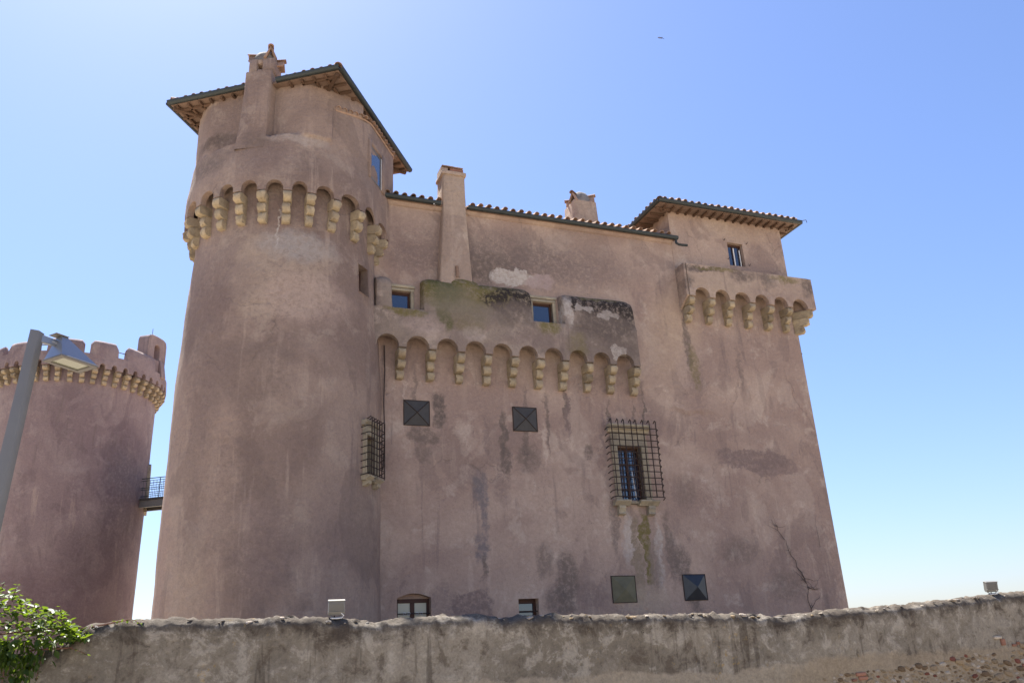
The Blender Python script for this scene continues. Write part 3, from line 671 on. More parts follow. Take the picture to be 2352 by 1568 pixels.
ob('leaning_tile', xf(half_tube(.4, .05, .05), Matrix.Translation((2.16, -.40, 12.62)) @ Matrix.Rotation(radians(82), 4, 'X')), 'tile', castle, .9)
c2 = ob('chimney', taper(7.02, 7.98, .95, 1.85, 15.5, 7.05, 7.93, .98, 1.8, 16.93, 5, 0, 7), 'turret', castle, .8)
def dome(x, y, z, rx, ry, h, seed=0):
    V, F = [], []; 
    for i in range(6):
        t = i / 5 * pi / 2
        for k in range(14):
            a = 2 * pi * k / 14; rr = max(cos(t), .02); sq = 1 / max(abs(cos(a)), abs(sin(a))) ** .5
            V.append((x + rx * rr * cos(a) * sq + .03 * nz(a, i, seed), y + ry * rr * sin(a) * sq, z + h * sin(t) + .03 * nz(a * 2, i, seed + 2)))
    for i in range(5):
        for k in range(14): F.append((i * 14 + k, i * 14 + (k + 1) % 14, (i + 1) * 14 + (k + 1) % 14, (i + 1) * 14 + k))
    F.append(tuple(range(70, 84))); return V, F
ob('chimney_cap', dome(7.48, 1.36, 16.90, .36, .34, .58, 3), 'cap_grey', c2, 1.2)
gable_vent(c2, rot(7.17, 1.18, 16.92, radians(-55)), .38, .40, .30); gable_vent(c2, rot(7.80, 1.18, 16.92, radians(55)), .38, .38, .30)
gable_vent(c2, rot(7.16, 1.58, 16.93, radians(-118)), .3, .3, .26); gable_vent(c2, rot(7.78, 1.58, 16.93, radians(118)), .3, .3, .26)

# ---- turret: bracketed balcony parapet, roof
TP = .53
TC = [10.44, 11.24, 12.04, 12.88, 13.69, 14.48, 15.36]
V, F = arch_band(TC, .11, 12.9, 13.235, [13.3, 13.5, 13.7, 13.9, 14.06, 14.10, (14.108, .40), (14.11, -.05)], pm, lambda s, z: TP + .012 * nz(s, 4, z, 1.2), lambda s: TP - .20)
ob('balcony_parapet', (V, F), 'turret', castle, .6)
ob('balcony_end', bevel_vf(prism([(.02, 12.55), (-TP, 12.9), (-TP, 14.1), (.02, 14.1)], 10.215, 10.309, 'x'), .012), 'turret', castle)
ob('balcony_corner', bevel_vf(prism([(15.47, -TP - .004), (15.62, -TP - .004), (15.62, 3.0), (15.06, 3.0), (15.06, .02), (15.3, -.2)], 12.9, 14.098, 'z'), .014), 'turret', castle)
cs_tur = corbel_set(.22, .80, TP - .01, 'turret_corbel')
for s in TC[:-1]: place_corbel(cs_tur, castle, (s, 0, 12.1), rnd.uniform(-.03, .03))
cs_cor = corbel_set(.25, .82, .66, 'corner_corbel'); place_corbel(cs_cor, castle, (15.03, .02, 12.08), radians(45))
EZ = 16.46; TS = radians(19)
cx, cy = (9.6 + 15.6) / 2, (-.52 + 5.4) / 2; ap = EZ + 2.9 * math.tan(TS)
e = [(9.62, -.5, EZ), (15.6, -.5, EZ), (15.6, 5.4, EZ), (9.62, 5.4, EZ)]
troof = ob('turret_roof', (e + [(cx, cy, ap)] + [(x, y, z - .07) for x, y, z in e] + [(cx, cy, ap - .07)], [(0, 1, 4), (1, 2, 4), (2, 3, 4), (3, 0, 4), (5, 9, 6), (6, 9, 7), (7, 9, 8), (8, 9, 5), (0, 5, 6, 1), (1, 6, 7, 2), (2, 7, 8, 3), (3, 8, 5, 0)]), 'soffit', castle)
tile_row(troof, (9.7, -.5, EZ + .03), (15.5, -.5, EZ + .03), Vector((0, 1, 0)), TS, .28)
tile_row(troof, (9.62, 5.3, EZ + .03), (9.62, -.4, EZ + .03), Vector((1, 0, 0)), TS, .28)
tile_row(troof, (15.6, -.4, EZ + .03), (15.6, 5.3, EZ + .03), Vector((-1, 0, 0)), TS, .28)
for a, b in (((9.56, -.56), (15.66, -.56)), ((9.56, 5.4), (9.56, -.56)), ((15.66, -.56), (15.66, 5.4))): gutter_piece(troof, (*a, EZ), (*b, EZ))
for (x, y, rz) in ((9.66, -.46, -pi / 4), (15.56, -.46, pi / 4)):
    hcap = ob('hip_tile', xf(half_tube(.7, .13, .10), rot(x, y, EZ + .06, rz) @ Matrix.Rotation(radians(14), 4, 'X')), 'tile', troof, .9)
for k in range(17):
    x = 9.9 + k * .34
    ob('rafter', bbox(x, x + .07, -.44, .0, EZ - .155 + .0, EZ - .075, w=.008), 'rafter', troof)
for k in range(12):
    y = -.2 + k * .4
    ob('rafter', bbox(9.66, 10.22, y, y + .07, EZ - .155, EZ - .075, w=.008), 'rafter', troof); ob('rafter', bbox(15.06, 15.55, y, y + .07, EZ - .155, EZ - .075, w=.008), 'rafter', troof)
ob('soffit_board', ([(9.62, -.5, EZ - .072), (15.6, -.5, EZ - .072), (15.6, .1, EZ - .072), (9.62, .1, EZ - .072), (9.62, 5.4, EZ - .073), (10.3, 5.4, EZ - .073), (10.3, .1, EZ - .073), (9.62, .1, EZ - .073), (15.0, .1, EZ - .073), (15.6, .1, EZ - .073), (15.6, 5.4, EZ - .073), (15.0, 5.4, EZ - .073)], [(0, 1, 2, 3), (4, 5, 6, 7), (8, 9, 10, 11)]), 'soffit', troof)
ob('gutter_strap', tube([(15.66, -.62, EZ + .02), (15.78, -.7, EZ + .03), (15.8, -.7, EZ - .08)], .014, 5), 'gutter', troof)
ob('wall_stub', bbox(15.06, 15.13, .05, .12, 11.35, 11.42, w=.01), 'iron', castle)
ob('cable', tube([(-.02, -.05, 10.35), (0, -.06, 9.6), (-.03, -.07, 8.6), (.0, -.09, 7.6), (-.05, -.10, 6.7)], .017, 5), 'cable', castle)
ob('putlog_hole', bbox(9.72, 9.84, -.012, .05, 8.0, 8.12, w=.004), 'brick', castle)

# ================================================================== ROUND TOWER (world-aligned, axis at root; angle a from -y towards +x)
AX = Vector((-6.54, 22.34, 0))
tower = empty('round_tower', AX)
tag(tower, 'tall pink round tower with stone brackets, pitched tile roof and chimney, left of the facade', 'tower')
def pol(a, r, z): t = radians(a); return (r * sin(t), -r * cos(t), z)
def smooth01(x): x = max(0, min(1, x)); return x * x * (3 - 2 * x)
def rs(z):
    pts = [(0, 2.84), (4, 2.79), (9, 2.755), (11, 2.67), (12.9, 2.575), (14.2, 2.56)]
    for (a, b), (c, d) in zip(pts, pts[1:]):
        if z <= c: return b + (d - b) * (z - a) / (c - a)
    return 2.56
SW = (64.2, 75.4, 11.44, 12.30); TG = (68.6, 78.6, 6.29, 7.36)
def shaft(a, z, d):
    r = rs(z) + .040 * nz(sin(radians(a)) * 2.7, cos(radians(a)) * 2.7, z, .5) + .012 * nz(sin(radians(a)) * 2.7, cos(radians(a)) * 2.7, z, 1.8)
    for h in (SW, TG):
        if h[0] - .1 < a < h[1] + .1 and h[2] - .01 < z < h[3] + .01: r = rs(z)
    p = Vector(pol(a, r, z))
    if d:
        c = 70 if z > 9 else 73.6
        p -= Vector(pol(c, 1, 0)) * d
    return p
ob('shaft', holed_sheet(rng(-180, 180, 4), rng(0, 15.0, .3), [(*SW, .42), (*TG, .30)], shaft, .4), 'tower', tower, .6)
TH = [-142, -125, -108, -91, -74, -56.5, -39.9, -25.1, -12.0, 1.2, 14.7, 27.3, 41.8, 59.2, 78.5, 97.1, 116.0]
def facet(a): return 2.80 / max(.5, cos(radians(a - 77)))
def ledge(a):
    if a > 38.5: return 16.72 + .25 * smooth01((a - 40) / 30)
    return 15.44 + .18 * smooth01((a + 10) / 30) + .07 * nz(a * .05, 1, 0)
def r_out(a, z):
    r = 2.93 - .10 * smooth01((z - 14.2) / 1.3)
    if 55 < a < 125: 
        k = smooth01((a - 62) / 14); r = r * (1 - k) + min(facet(a), 3.13) * k
    return r
def drum(a, z):
    """distance from the axis of the upper drum"""
    a = (a + 180) % 360 - 180
    ro = r_out(a, z); ri = min(2.40 / max(.3, cos(radians(a + 11.5))), 2.78 if a < 0 else 2.90) if -75 < a < 60 else 2.72
    if a < -112 or a > 122: return ro if z < 15.5 else ri + .1
    lz = ledge(a)
    k = smooth01((z - lz + .03) / .09)
    if a > 38.5: k = smooth01((z - lz) / .05)
    if -15 < a < 4: k *= smooth01((abs(a + 5.5) - 7.5) / 2)
    r = ro + (ri - ro) * k
    return r + .016 * nz(a * .06, 3, z, 1.0) + .008 * nz(a * .06, 7, z, 3.0)
def tm(s, z, n): return pol(s, n, z)
rowz = uniq([14.12, 14.3] + rng(14.5, 15.3, .2) + rng(15.36, 15.8, .04) + rng(15.9, 16.6, .14) + rng(16.66, 17.1, .05) + [17.2, 17.36])
# dense columns: refine the arch band by inserting columns over flat stretches is not needed, arches are dense already
V, F = arch_band(TH, 2.3, 13.76, 14.06, rowz, tm, drum, lambda s: 2.76, radz=.23, ends=False)
ob('drum', (V, F), 'tower', tower, .75)
back = [116 + 2.75 + (218 - 2.75 - 118.75) * k / 16 for k in range(17)]
V, F = [], []; zz = [13.2, 14, 15, 15.45, 15.55, 16.5, 17.36]
for a in back:
    for z in zz: V.append(pol(a, 2.9 if z < 15.5 else 2.62, z))
for i in range(16):
    for j in range(6): F.append((i * 7 + j, i * 7 + 7 + j, i * 7 + 8 + j, i * 7 + j + 1))
ob('drum_wall', (V, F), 'tower', tower, .6)
cs_tow = corbel_set(.225, .86, .40, 'tower_corbel')
for a in TH:
    p = pol(a, 2.555, 12.9); place_corbel(cs_tow, tower, p, radians(a))
# small recessed window high on the shaft
def on_tower(a, r): return Matrix.Translation(pol(a, r, 0)) @ Matrix.Rotation(radians(a), 4, 'Z')
T = on_tower(70, 2.66)
w = ob('window', xf(join(bbox(-.26, -.2, .30, .36, 11.42, 12.32, w=.005), bbox(.2, .26, .30, .36, 11.42, 12.32, w=.005), bbox(-.2, .2, .30, .36, 12.22, 12.32, w=.005)), T), 'wood', tower)
ob('pane', xf(box(-.28, .28, .37, .40, 11.3, 12.4), T), 'dark_room', w)
# barred window facing right
T = on_tower(73.6, 2.765) @ Matrix.Translation((0, 0, -.26)); h = (-.24, .24, 6.55, 7.62)
w = ob('window', xf(join(bbox(-.24, -.19, .20, .26, 6.55, 7.62, w=.005), bbox(.19, .24, .20, .26, 6.55, 7.62, w=.005), bbox(-.03, .03, .19, .26, 6.55, 7.62, w=.005), bbox(-.19, .19, .20, .26, 7.53, 7.62, w=.005)), T), 'wood', tower)
ob('pane', xf(box(-.26, .26, .24, .26, 6.5, 7.65), T), 'glass', w)
stone_window(w, h, -.01, T, .58, False); bar_grille(w, -.36, .40, 6.55, 7.98, -.24, 6, 8, T, .17, .015)
# window in the flat upper facet
fa = radians(77); fn = Vector((sin(fa), -cos(fa), 0)); ft = Vector((cos(fa), sin(fa), 0))
T = Matrix.Translation(fn * 2.80) @ Matrix.Rotation(fa, 4, 'Z')
w = ob('window', xf(join(bbox(-.44, -.38, -.02, .06, 15.15, 16.25, w=.006), bbox(.30, .36, -.02, .06, 15.15, 16.25, w=.006), bbox(-.38, .30, -.02, .06, 16.18, 16.25, w=.006), bbox(-.38, .30, -.02, .06, 15.15, 15.21, w=.006)), T), 'lamp_rim', tower)
ob('pane', xf(box(-.38, .30, -.005, .03, 15.21, 16.18), T), 'glass', w)
ob('plaster_reveal', xf(join(bbox(-.56, -.445, -.06, .1, 15.1, 16.42, w=.03), bbox(.37, .62, -.06, .1, 15.1, 16.42, w=.03), bbox(-.445, .37, -.06, .1, 16.26, 16.42, w=.03)), T), 'tower', w, .8)
ob('white_jamb', xf(bbox(.358, .368, -.03, .0, 15.15, 16.24, w=.002), T), 'white', w)
# coping tiles along the top of the added wall
cop = ob('coping', ([pol(a, drum(a, 16.5) + o, ledge(a) + z) for a in range(40, 107, 3) for o, z in ((.012, -.02), (.035, .02), (-.25, .08))], [(i * 3 + j, i * 3 + 3 + j, i * 3 + 4 + j, i * 3 + 1 + j) for i in range(22) for j in range(2)]), 'tile', tower)
for a in range(41, 106, 4):
    t = link('coping_tile', TILE, None, cop); r = drum(a, 16.5) + .09
    t.location = pol(a, r, ledge(a) + .03); t.rotation_euler = (radians(20), rnd.uniform(-.06, .06), radians(a)); t.scale = (.95, .8, .95)
# roof
RE = 17.42
def wl(x, y, z): return Vector((x - AX.x, y - AX.y, z))
cL, cF, cR, cB = wl(-9.62, 20.36, RE), wl(-4.45, 19.21, RE), wl(-3.22, 24.55, RE), wl(-8.39, 25.70, RE)
cen = (cL + cF + cR + cB) / 4; RS = radians(20); apx = cen + Vector((0, 0, 2.68 * math.tan(RS)))
E4 = [cL, cF, cR, cB]; dn = Vector((0, 0, -.075))
rf = ob('roof', (E4 + [apx] + [p + dn for p in E4] + [apx + dn], [(0, 1, 4), (1, 2, 4), (2, 3, 4), (3, 0, 4), (5, 9, 6), (6, 9, 7), (7, 9, 8), (8, 9, 5), (0, 5, 6, 1), (1, 6, 7, 2), (2, 7, 8, 3), (3, 8, 5, 0)]), 'soffit', tower)
def inw(a, b): d = (b - a).normalized(); return Vector((-d.y, d.x, 0))
for a, b, sk in ((cL, cF, (2.52, 3.42)), (cF, cR, None), (cB, cL, None)):
    d = (b - a).normalized()
    tile_row(rf, a + d * .1 + Vector((0, 0, .03)), b - d * .1 + Vector((0, 0, .03)), inw(a, b), RS, .275, skip=sk, z_add=.012)
    o = -inw(a, b) * .06
    if sk: gutter_piece(rf, a + o - d * .05, a + d * sk[0] + o); gutter_piece(rf, a + d * sk[1] + o, b + o + d * .05)
    else: gutter_piece(rf, a + o - d * .05, b + o + d * .05)
    n = int((b - a).length / .36)
    for k in range(n):
        s = .15 + k * .36
        if sk and sk[0] - .1 < s < sk[1]: continue
        p = a + d * s; rz = atan2(d.y, d.x)
        Tm = Matrix.Translation((p.x, p.y, RE - .075)) @ Matrix.Rotation(rz, 4, 'Z')
        ob('rafter', xf(bbox(0, .075, .02, 1.0 if not (k in (0, 1, n - 1, n - 2)) else 1.2, -.085, -.002, w=.008), Tm), 'rafter', rf)
for p, q in ((cL, cL), (cF, cF), (cR, cR)):
    d = (cen - p); rz = atan2(d.y, d.x) - pi / 2
    ob('hip_tile', xf(half_tube(.7, .13, .10), rot(p.x, p.y, RE + .07, rz) @ Matrix.Rotation(radians(14), 4, 'X')), 'tile', rf, .9)
    ob('hip_rafter', xf(bbox(-.05, .05, .08, 1.7, -.12, -.003, w=.01), rot(p.x, p.y, RE - .078, rz)), 'rafter', rf)
flat = [cL + dn * 1.02, cF + dn * 1.02, cR + dn * 1.02, cB + dn * 1.02]
ob('soffit_board', (flat, [(0, 1, 2, 3)]), 'soffit', rf)
# chimney in front of the drum, breaking through the eaves
ca = radians(-4); CT = Matrix.Rotation(ca, 4, 'Z')
ch = ob('chimney', xf(taper(-.62, .24, -2.845, -2.2, 15.15, -.47, .30, -2.80, -2.2, 17.75, 12, 1.9, 5), CT), 'tower', tower, .8)
ob('chimney_block', xf(join(bbox(-.42, -.18, -2.72, -2.16, 17.74, 18.26, w=.02), bbox(-.02, .34, -2.72, -2.16, 17.74, 18.26, w=.02), bbox(-.18, -.02, -2.70, -2.16, 17.74, 17.90, w=.015), bbox(-.18, -.02, -2.70, -2.16, 18.10, 18.26, w=.015)), CT), 'tower', ch, .8)
ob('chimney_cap', xf(dome(-.06, -2.44, 18.23, .33, .27, .44, 9), CT), 'cap_grey', ch, 1.2)
gable_vent(ch, CT @ rot(.16, -2.60, 18.25, radians(20)), .38, .44, .28)
gable_vent(ch, CT @ rot(-.34, -2.50, 18.24, radians(-80)), .36, .34, .32)
gable_vent(ch, CT @ rot(.32, -2.36, 18.10, radians(95)), .34, .32, .32)
for k in range(7):
    ob('chimney_brick', xf(bbox(.262, .30 + rnd.uniform(0, .02), -2.62 + rnd.uniform(-.05, .2), -2.30, 17.78 + k * .07, 17.835 + k * .07, w=.01), CT), 'brick' if k % 3 == 1 else 'surround', ch)

# ================================================================== FAR ROUND TOWER
BX = Vector((-23.96, 43.62, 0))
far = empty('battlemented_tower', BX)
tag(far, 'battlemented mauve round tower standing behind the street lamp', 'tower')
def fshaft(a, z, d): 
    r = 4.02 + .01 * (14 - z) * (1 if z < 14 else 0) * -.6 + .03 * nz(sin(radians(a)) * 4, cos(radians(a)) * 4, z, .4)
    return pol(a, r, z)
ob('shaft', holed_sheet(rng(-180, 180, 5), rng(0, 17.5, .5), [], fshaft, .3), 'far', far, .6)
FT = [-180 + 7.5 * k for k in range(49)]
def fdrum(a, z): return 4.50 - .07 * max(0, z - 17.0) + .02 * nz(a * .08, 2, z, .8)
V, F = arch_band(FT, 2.0, 16.72, 16.98, [17.04, 17.2, 17.38, 17.45, (17.46, 4.0)], tm, fdrum, lambda s: 4.28, radz=.2, ends=False)
ob('parapet', (V, F), 'far', far, .7)
cs_far = corbel_set(.24, .74, .47, 'far_corbel')
for a in FT[:-1]:
    if -75 < a < 140: place_corbel(cs_far, far, pol(a, 4.0, 15.97), radians(a))
def fmerlon(a0, a1, ztop, slope_r=0.0):
    """rounded battlement following the curve"""
    aa = rng(a0, a1, 2.0); V, F = [], []
    prof = [(4.47, 17.30), (4.44, 17.7), (4.42, ztop - .22), (4.36, ztop - .09), (4.26, ztop - .01), (4.16, ztop), (4.08, ztop - .1), (4.05, 17.3)]
    n = len(prof)
    for a in aa:
        e = 0; dd = min(a - a0, a1 - a) * .076; rr = .20
        if dd < rr: e = 1 - sqrt(max(0, 1 - ((rr - dd) / rr) ** 2))
        for r, z in prof: V.append(pol(a, r - .05 * e * (1 if r > 4.2 else -1), z - (e * .20 + slope_r * (a - a0) / (a1 - a0)) * (1 if z > 17.8 else .3 if z > 17.4 else 0) + .03 * nz(a * .1, ztop, z)))
    for i in range(len(aa) - 1):
        for k in range(n - 1): F.append((i * n + k, i * n + n + k, i * n + n + k + 1, i * n + k + 1))
    F += [tuple(range(n)), tuple(range((len(aa) - 1) * n, len(aa) * n))]
    return V, F
for a0, a1, zt in ((-108, -86, 18.1), (-80, -56, 18.1), (-50, -26, 18.05), (-21, 1.5, 18.08), (7, 29.5, 18.2), (33, 51, 18.25), (57, 84, 18.25), (118, 140, 18.1), (146, 168, 18.1), (174, 198, 18.1), (204, 226, 18.1), (232, 246, 18.1)):
    ob('battlement', fmerlon(a0, a1, zt), 'far', far, .8)
# tall pierced bell gable on the right
T = Matrix.Translation(pol(88, 3.92, 0)) @ Matrix.Rotation(radians(78), 4, 'Z')
def ring_arch(w, zb, zt, ow, ob_, ot, y0, y1):
    """slab with an arched opening"""
    inner = [(-ow, ob_)] + [(-ow + 0, ot - ow)] + [(-ow * cos(pi * k / 8), ot - ow + ow * sin(pi * k / 8)) for k in range(1, 8)] + [(ow, ot - ow), (ow, ob_)]
    outer = [(-w, ob_), (-w, ot - ow)] + [(-w * (1 - .0) + .0, zt - .35), (-w + .08, zt - .12), (-w * .6, zt - .02), (0, zt), (w * .6, zt - .02), (w - .08, zt - .12), (w, zt - .35)] + [(w, ot - ow), (w, ob_)]
    V = []; n = len(inner)
    for y in (y0, y1):
        V += [(x, y, z) for x, z in inner] + [(x, y, z) for x, z in outer]
    F = []; s = 2 * n
    for k in range(n - 1):
        F += [(k, k + 1, n + k + 1, n + k), (s + k, s + n + k, s + n + k + 1, s + k + 1), (k, s + k, s + k + 1, k + 1), (n + k, n + k + 1, s + n + k + 1, s + n + k)]
    return join((V, F), box(-w, w, y0, y1, zb, ob_))
ob('bell_gable', xf(bevel_vf(ring_arch(.80, 17.0, 19.6, .24, 18.25, 19.1, -.35, .34), .03), T), 'far', far, .7)
ob('gable_buttress', xf(bevel_vf(prism([(-.34, 17.2), (-.62, 17.25), (-.5, 17.9), (-.36, 18.3)], .25, .62, 'x'), .03), T), 'far', far, .7)
for a in (4, 54): ob('tie_rod', tube([pol(a - 4, 4.2, 17.85), pol(a + 5, 4.2, 17.85)], .025, 5), 'iron', far)
ob('lightning_rod', tube([xf(([(-.55, -.3, 18.4)], []), T)[0][0], xf(([(-.5, -.3, 19.9)], []), T)[0][0]], .014, 5), 'iron', far)
T = Matrix.Translation(pol(113, 4.0, 0)) @ Matrix.Rotation(radians(113), 4, 'Z')
ob('door_surround', xf(bevel_vf(ring_arch(.62, 10.1, 12.75, .42, 10.15, 12.4, -.12, .2), .02), T), 'surround', far)
ob('door', xf(box(-.43, .43, -.0, .1, 10.15, 12.4), T), 'wood', far)

# ================================================================== FOOTBRIDGE between the towers
fb_a, fb_b = Vector((-20.25, 44.35, 10.58)), Vector((-16.6, 43.6, 10.58))
bridge = empty('footbridge', (fb_a + fb_b) / 2, atan2((fb_b - fb_a).y, (fb_b - fb_a).x))
tag(bridge, 'narrow steel footbridge with barred railing between the two round towers', 'bridge')
Lb = (fb_b - fb_a).length / 2
ob('deck', bbox(-Lb, Lb, -.55, .55, -.04, .06, w=.01), 'hatch', bridge)
for y in (-.5, .5): ob('beam', bevel_vf(prism([(y - .07, -.42), (y + .07, -.42), (y + .07, -.39), (y + .012, -.37), (y + .012, -.07), (y + .07, -.05), (y - .07, -.05), (y - .012, -.07), (y - .012, -.37), (y - .07, -.39)], -Lb, Lb, 'x'), .003), 'lamp_rim', bridge)
for y in (-.5, .5):
    for z in (.16, .50, .60, .98, 1.10): ob('rail', tube([(-Lb, y, z), (Lb, y, z)], .018 if z < 1 else .024, 6), 'gutter', bridge)
    for k in range(30):
        x = -Lb + .12 + k * .2
        if x < Lb: ob('baluster', tube([(x, y, .06), (x, y, .98)], .011, 5), 'gutter', bridge)
    for k in range(5): ob('post', tube([(-Lb + .1 + k * 1.4, y, -.1), (-Lb + .1 + k * 1.4, y, 1.10)], .022, 6), 'gutter', bridge)

# ================================================================== BOUNDARY WALL in front
NW = 10.846
wall = empty('boundary_wall', P0, YAW)
tag(wall, 'old crumbling rendered boundary wall with rubble along its top, across the foreground', 'wall')
TOPS = [(-12, 1.95), (-7.4, 1.98), (-6.5, 1.97), (-6.2, 2.08), (-6.02, 2.24), (-5.75, 2.31), (-5.5, 2.33), (-4.5, 2.30), (-3.5, 2.30), (-3.0, 2.26), (-2.55, 2.20), (-2.2, 2.23), (-1.7, 2.25), (-.9, 2.25), (-.62, 2.18), (-.42, 2.23), (1.2, 2.185), (3.2, 2.15), (4.0, 2.07), (4.5, 2.11), (4.9, 2.14), (7.0, 2.205), (7.3, 2.24), (8.1, 2.27), (8.9, 2.33), (9.5, 2.35), (14, 2.45)]
def top_z(u):
    for (a, b), (c, d) in zip(TOPS, TOPS[1:]):
        if u <= c: return b + (d - b) * (u - a) / (c - a) if u > a else b
    return TOPS[-1][1]
us = uniq(rng(-12, -7.2, .2) + rng(-7.2, 9.8, .03) + rng(9.8, 14, .2))
V, F = [], []; att = []
for u in us:
    tz = top_z(u) + .022 * nz(u, 0, 0, 3.1) + .02 * nz(u, 4, 0, 9) + .012 * nz(u, 8, 0, 22)
    col = []
    for f in (0, .3, .5, .6, .66, .72, .77, .81, .85, .88, .91, .935, .95, .965, .978, .99, 1.0):
        z = tz * f; k = .025 * nz(u, 1, z, .9) + .014 * nz(u, 2, z, 3.4) + .006 * nz(u, 3, z, 11)
        t_ = max(0, 1 - (tz - z) / .11); er = .11 * t_ * t_ * (1 + .7 * nz(u, 12, 0, 3.5)) + t_ * (.05 * nz(u, 6, z, 7) + .025 * nz(u, 16, z, 19))
        col.append((u, -NW - k + er, z + t_ * .03 * nz(u, 31, z, 12))); att.append(tz - z)
    for j, (dy, dz) in enumerate(((.16, .012), (.26, .015), (.38, -.01), (.46, -.05))):
        col.append((u, -NW + dy + .02 * nz(u, dy, 3, 5), tz + dz + .045 * nz(u * 1.0, dy * 9, 2, 5.5) + .02 * nz(u, dy * 20, 5, 17))); att.append(0)
    col.append((u, -NW + .5, 0)); att.append(tz)
    V += col
n = 22
for i in range(len(us) - 1):
    for k in range(n - 1): F.append((i * n + k, i * n + n + k, i * n + n + k + 1, i * n + k + 1))
me = bpy.data.meshes.new('wall_body'); me.from_pydata(V, [], F); me.update()
for p in me.polygons: p.use_smooth = True
a_ = me.attributes.new('below_top', 'FLOAT', 'POINT'); a_.data.foreach_set('value', att)
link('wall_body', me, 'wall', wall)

def rock_mesh(seed, sx, sy, sz, sub=2):
    bm = bmesh.new(); bmesh.ops.create_icosphere(bm, subdivisions=sub, radius=1.0)
    for v in bm.verts:
        c = v.co; k = 1 + .30 * nz(c.x + seed * 3.1, c.y, c.z, 1.3) + .12 * nz(c.x, c.y + seed * 1.7, c.z, 3.2)
        # flatten towards a blocky form
        mx = max(abs(c.x), abs(c.y), abs(c.z)); q = c * (k * (.30 + .70 / max(mx, .5)) * .82)
        v.co = Vector((q.x * sx, q.y * sy, q.z * sz))
    for f in bm.faces: f.smooth = False
    me = bpy.data.meshes.new('stone'); bm.to_mesh(me); bm.free(); return me
def with_mat(me, mat): m2 = me.copy(); m2.materials.clear(); m2.materials.append(M[mat]); return m2
caps = [rock_mesh(k, 1, .8, .5 + .1 * (k % 3), 1) for k in range(6)]
cap_m = {mt: [with_mat(c, mt) for c in caps] for mt in ('cap_stone', 'cap_grey', 'rubble_pale', 'rubble_tan')}
u = -5.95; cnt = 0
while u < 9.9 and cnt < 290:
    grey = u < -2.6  # left stretch takes mostly the grey colour, in smaller pieces
    mt = rnd.choice(['cap_grey', 'cap_grey', 'cap_grey', 'cap_stone'] if grey else ['cap_stone', 'cap_stone', 'rubble_pale', 'cap_grey', 'rubble_tan'])
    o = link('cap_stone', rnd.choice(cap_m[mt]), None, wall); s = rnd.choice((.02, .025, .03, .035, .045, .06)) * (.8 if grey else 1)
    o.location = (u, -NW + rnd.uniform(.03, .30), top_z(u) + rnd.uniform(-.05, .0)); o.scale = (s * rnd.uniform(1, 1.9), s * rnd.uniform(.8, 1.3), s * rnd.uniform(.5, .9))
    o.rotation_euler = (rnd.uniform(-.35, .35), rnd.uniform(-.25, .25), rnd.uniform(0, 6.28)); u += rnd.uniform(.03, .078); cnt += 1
# exposed rubble courses at the right, packed by dart throwing
rocks = {mt: [with_mat(rock_mesh(20 + k, 1.1, .6, .8, 1), mt) for k in range(5)] for mt in ('rubble_tan', 'rubble_brown', 'rubble_pale', 'rubble_red')}
placed = []
def try_stone(u, z, r, mt, flat=1.0):
    for (a, b, q) in placed:
        if (a - u) ** 2 + ((b - z) * 1.25) ** 2 < (q + r) ** 2 * .66: return False
    placed.append((u, z, r)); o = link('rubble_stone', rnd.choice(rocks[mt]), None, wall)
    o.location = (u, -NW - (.025 * nz(u, 1, z, .9) + .014 * nz(u, 2, z, 3.4)) + .010 - r * .02 + rnd.uniform(-.006, .006), z); o.scale = (r * rnd.uniform(.95, 1.2), r * .9, r * rnd.uniform(.75, .95) * flat); o.rotation_euler = (0, rnd.uniform(-.35, .35), 0); return True
try_stone(8.02, 1.03, .105, 'rubble_brown'); try_stone(9.2, 1.30, .075, 'rubble_red')
tries = 0
while len(placed) < 288 and tries < 40000:
    tries += 1
    u = rnd.uniform(4.6, 9.6); z = rnd.uniform(.84, 1.45)
    lim = 1.16 + .06 * (u - 5) + .07 * nz(u, 0, 0, 1.5) - (.15 if 8.35 < u < 8.75 else 0)
    if z > lim: continue
    if u < 6.6 and rnd.random() < .55: continue
    r = rnd.choice((.04, .05, .06, .075, .09, .105)) * (.85 + .07 * (u - 5))
    mt = rnd.choices(('rubble_tan', 'rubble_brown', 'rubble_pale', 'rubble_red'), (6, 3, 3, 1.6 if u > 8.6 else .25))[0]
    try_stone(u, z, r, mt)
for (u, z, w_, h_, mt) in ((5.35, 1.16, .10, .028, 'brick'), (5.38, 1.10, .09, .028, 'brick'), (5.20, 1.08, .05, .02, 'brick'), (8.60, 1.52, .05, .055, 'brick'), (8.50, 1.60, .09, .025, 'rubble_pale'), (8.85, 1.46, .05, .022, 'brick'), (8.95, 1.49, .04, .025, 'brick'), (9.05, 1.45, .07, .04, 'rubble_tan'), (9.02, 1.12, .09, .028, 'brick'), (9.22, 1.12, .09, .028, 'rubble_brown'), (9.42, 1.12, .08, .028, 'rubble_red'), (9.05, 1.05, .07, .03, 'rubble_red')):
    ob('brick', bbox(u - w_, u + w_, -NW - .03, -NW + .06, z - h_, z + h_, w=.012), mt, wall)

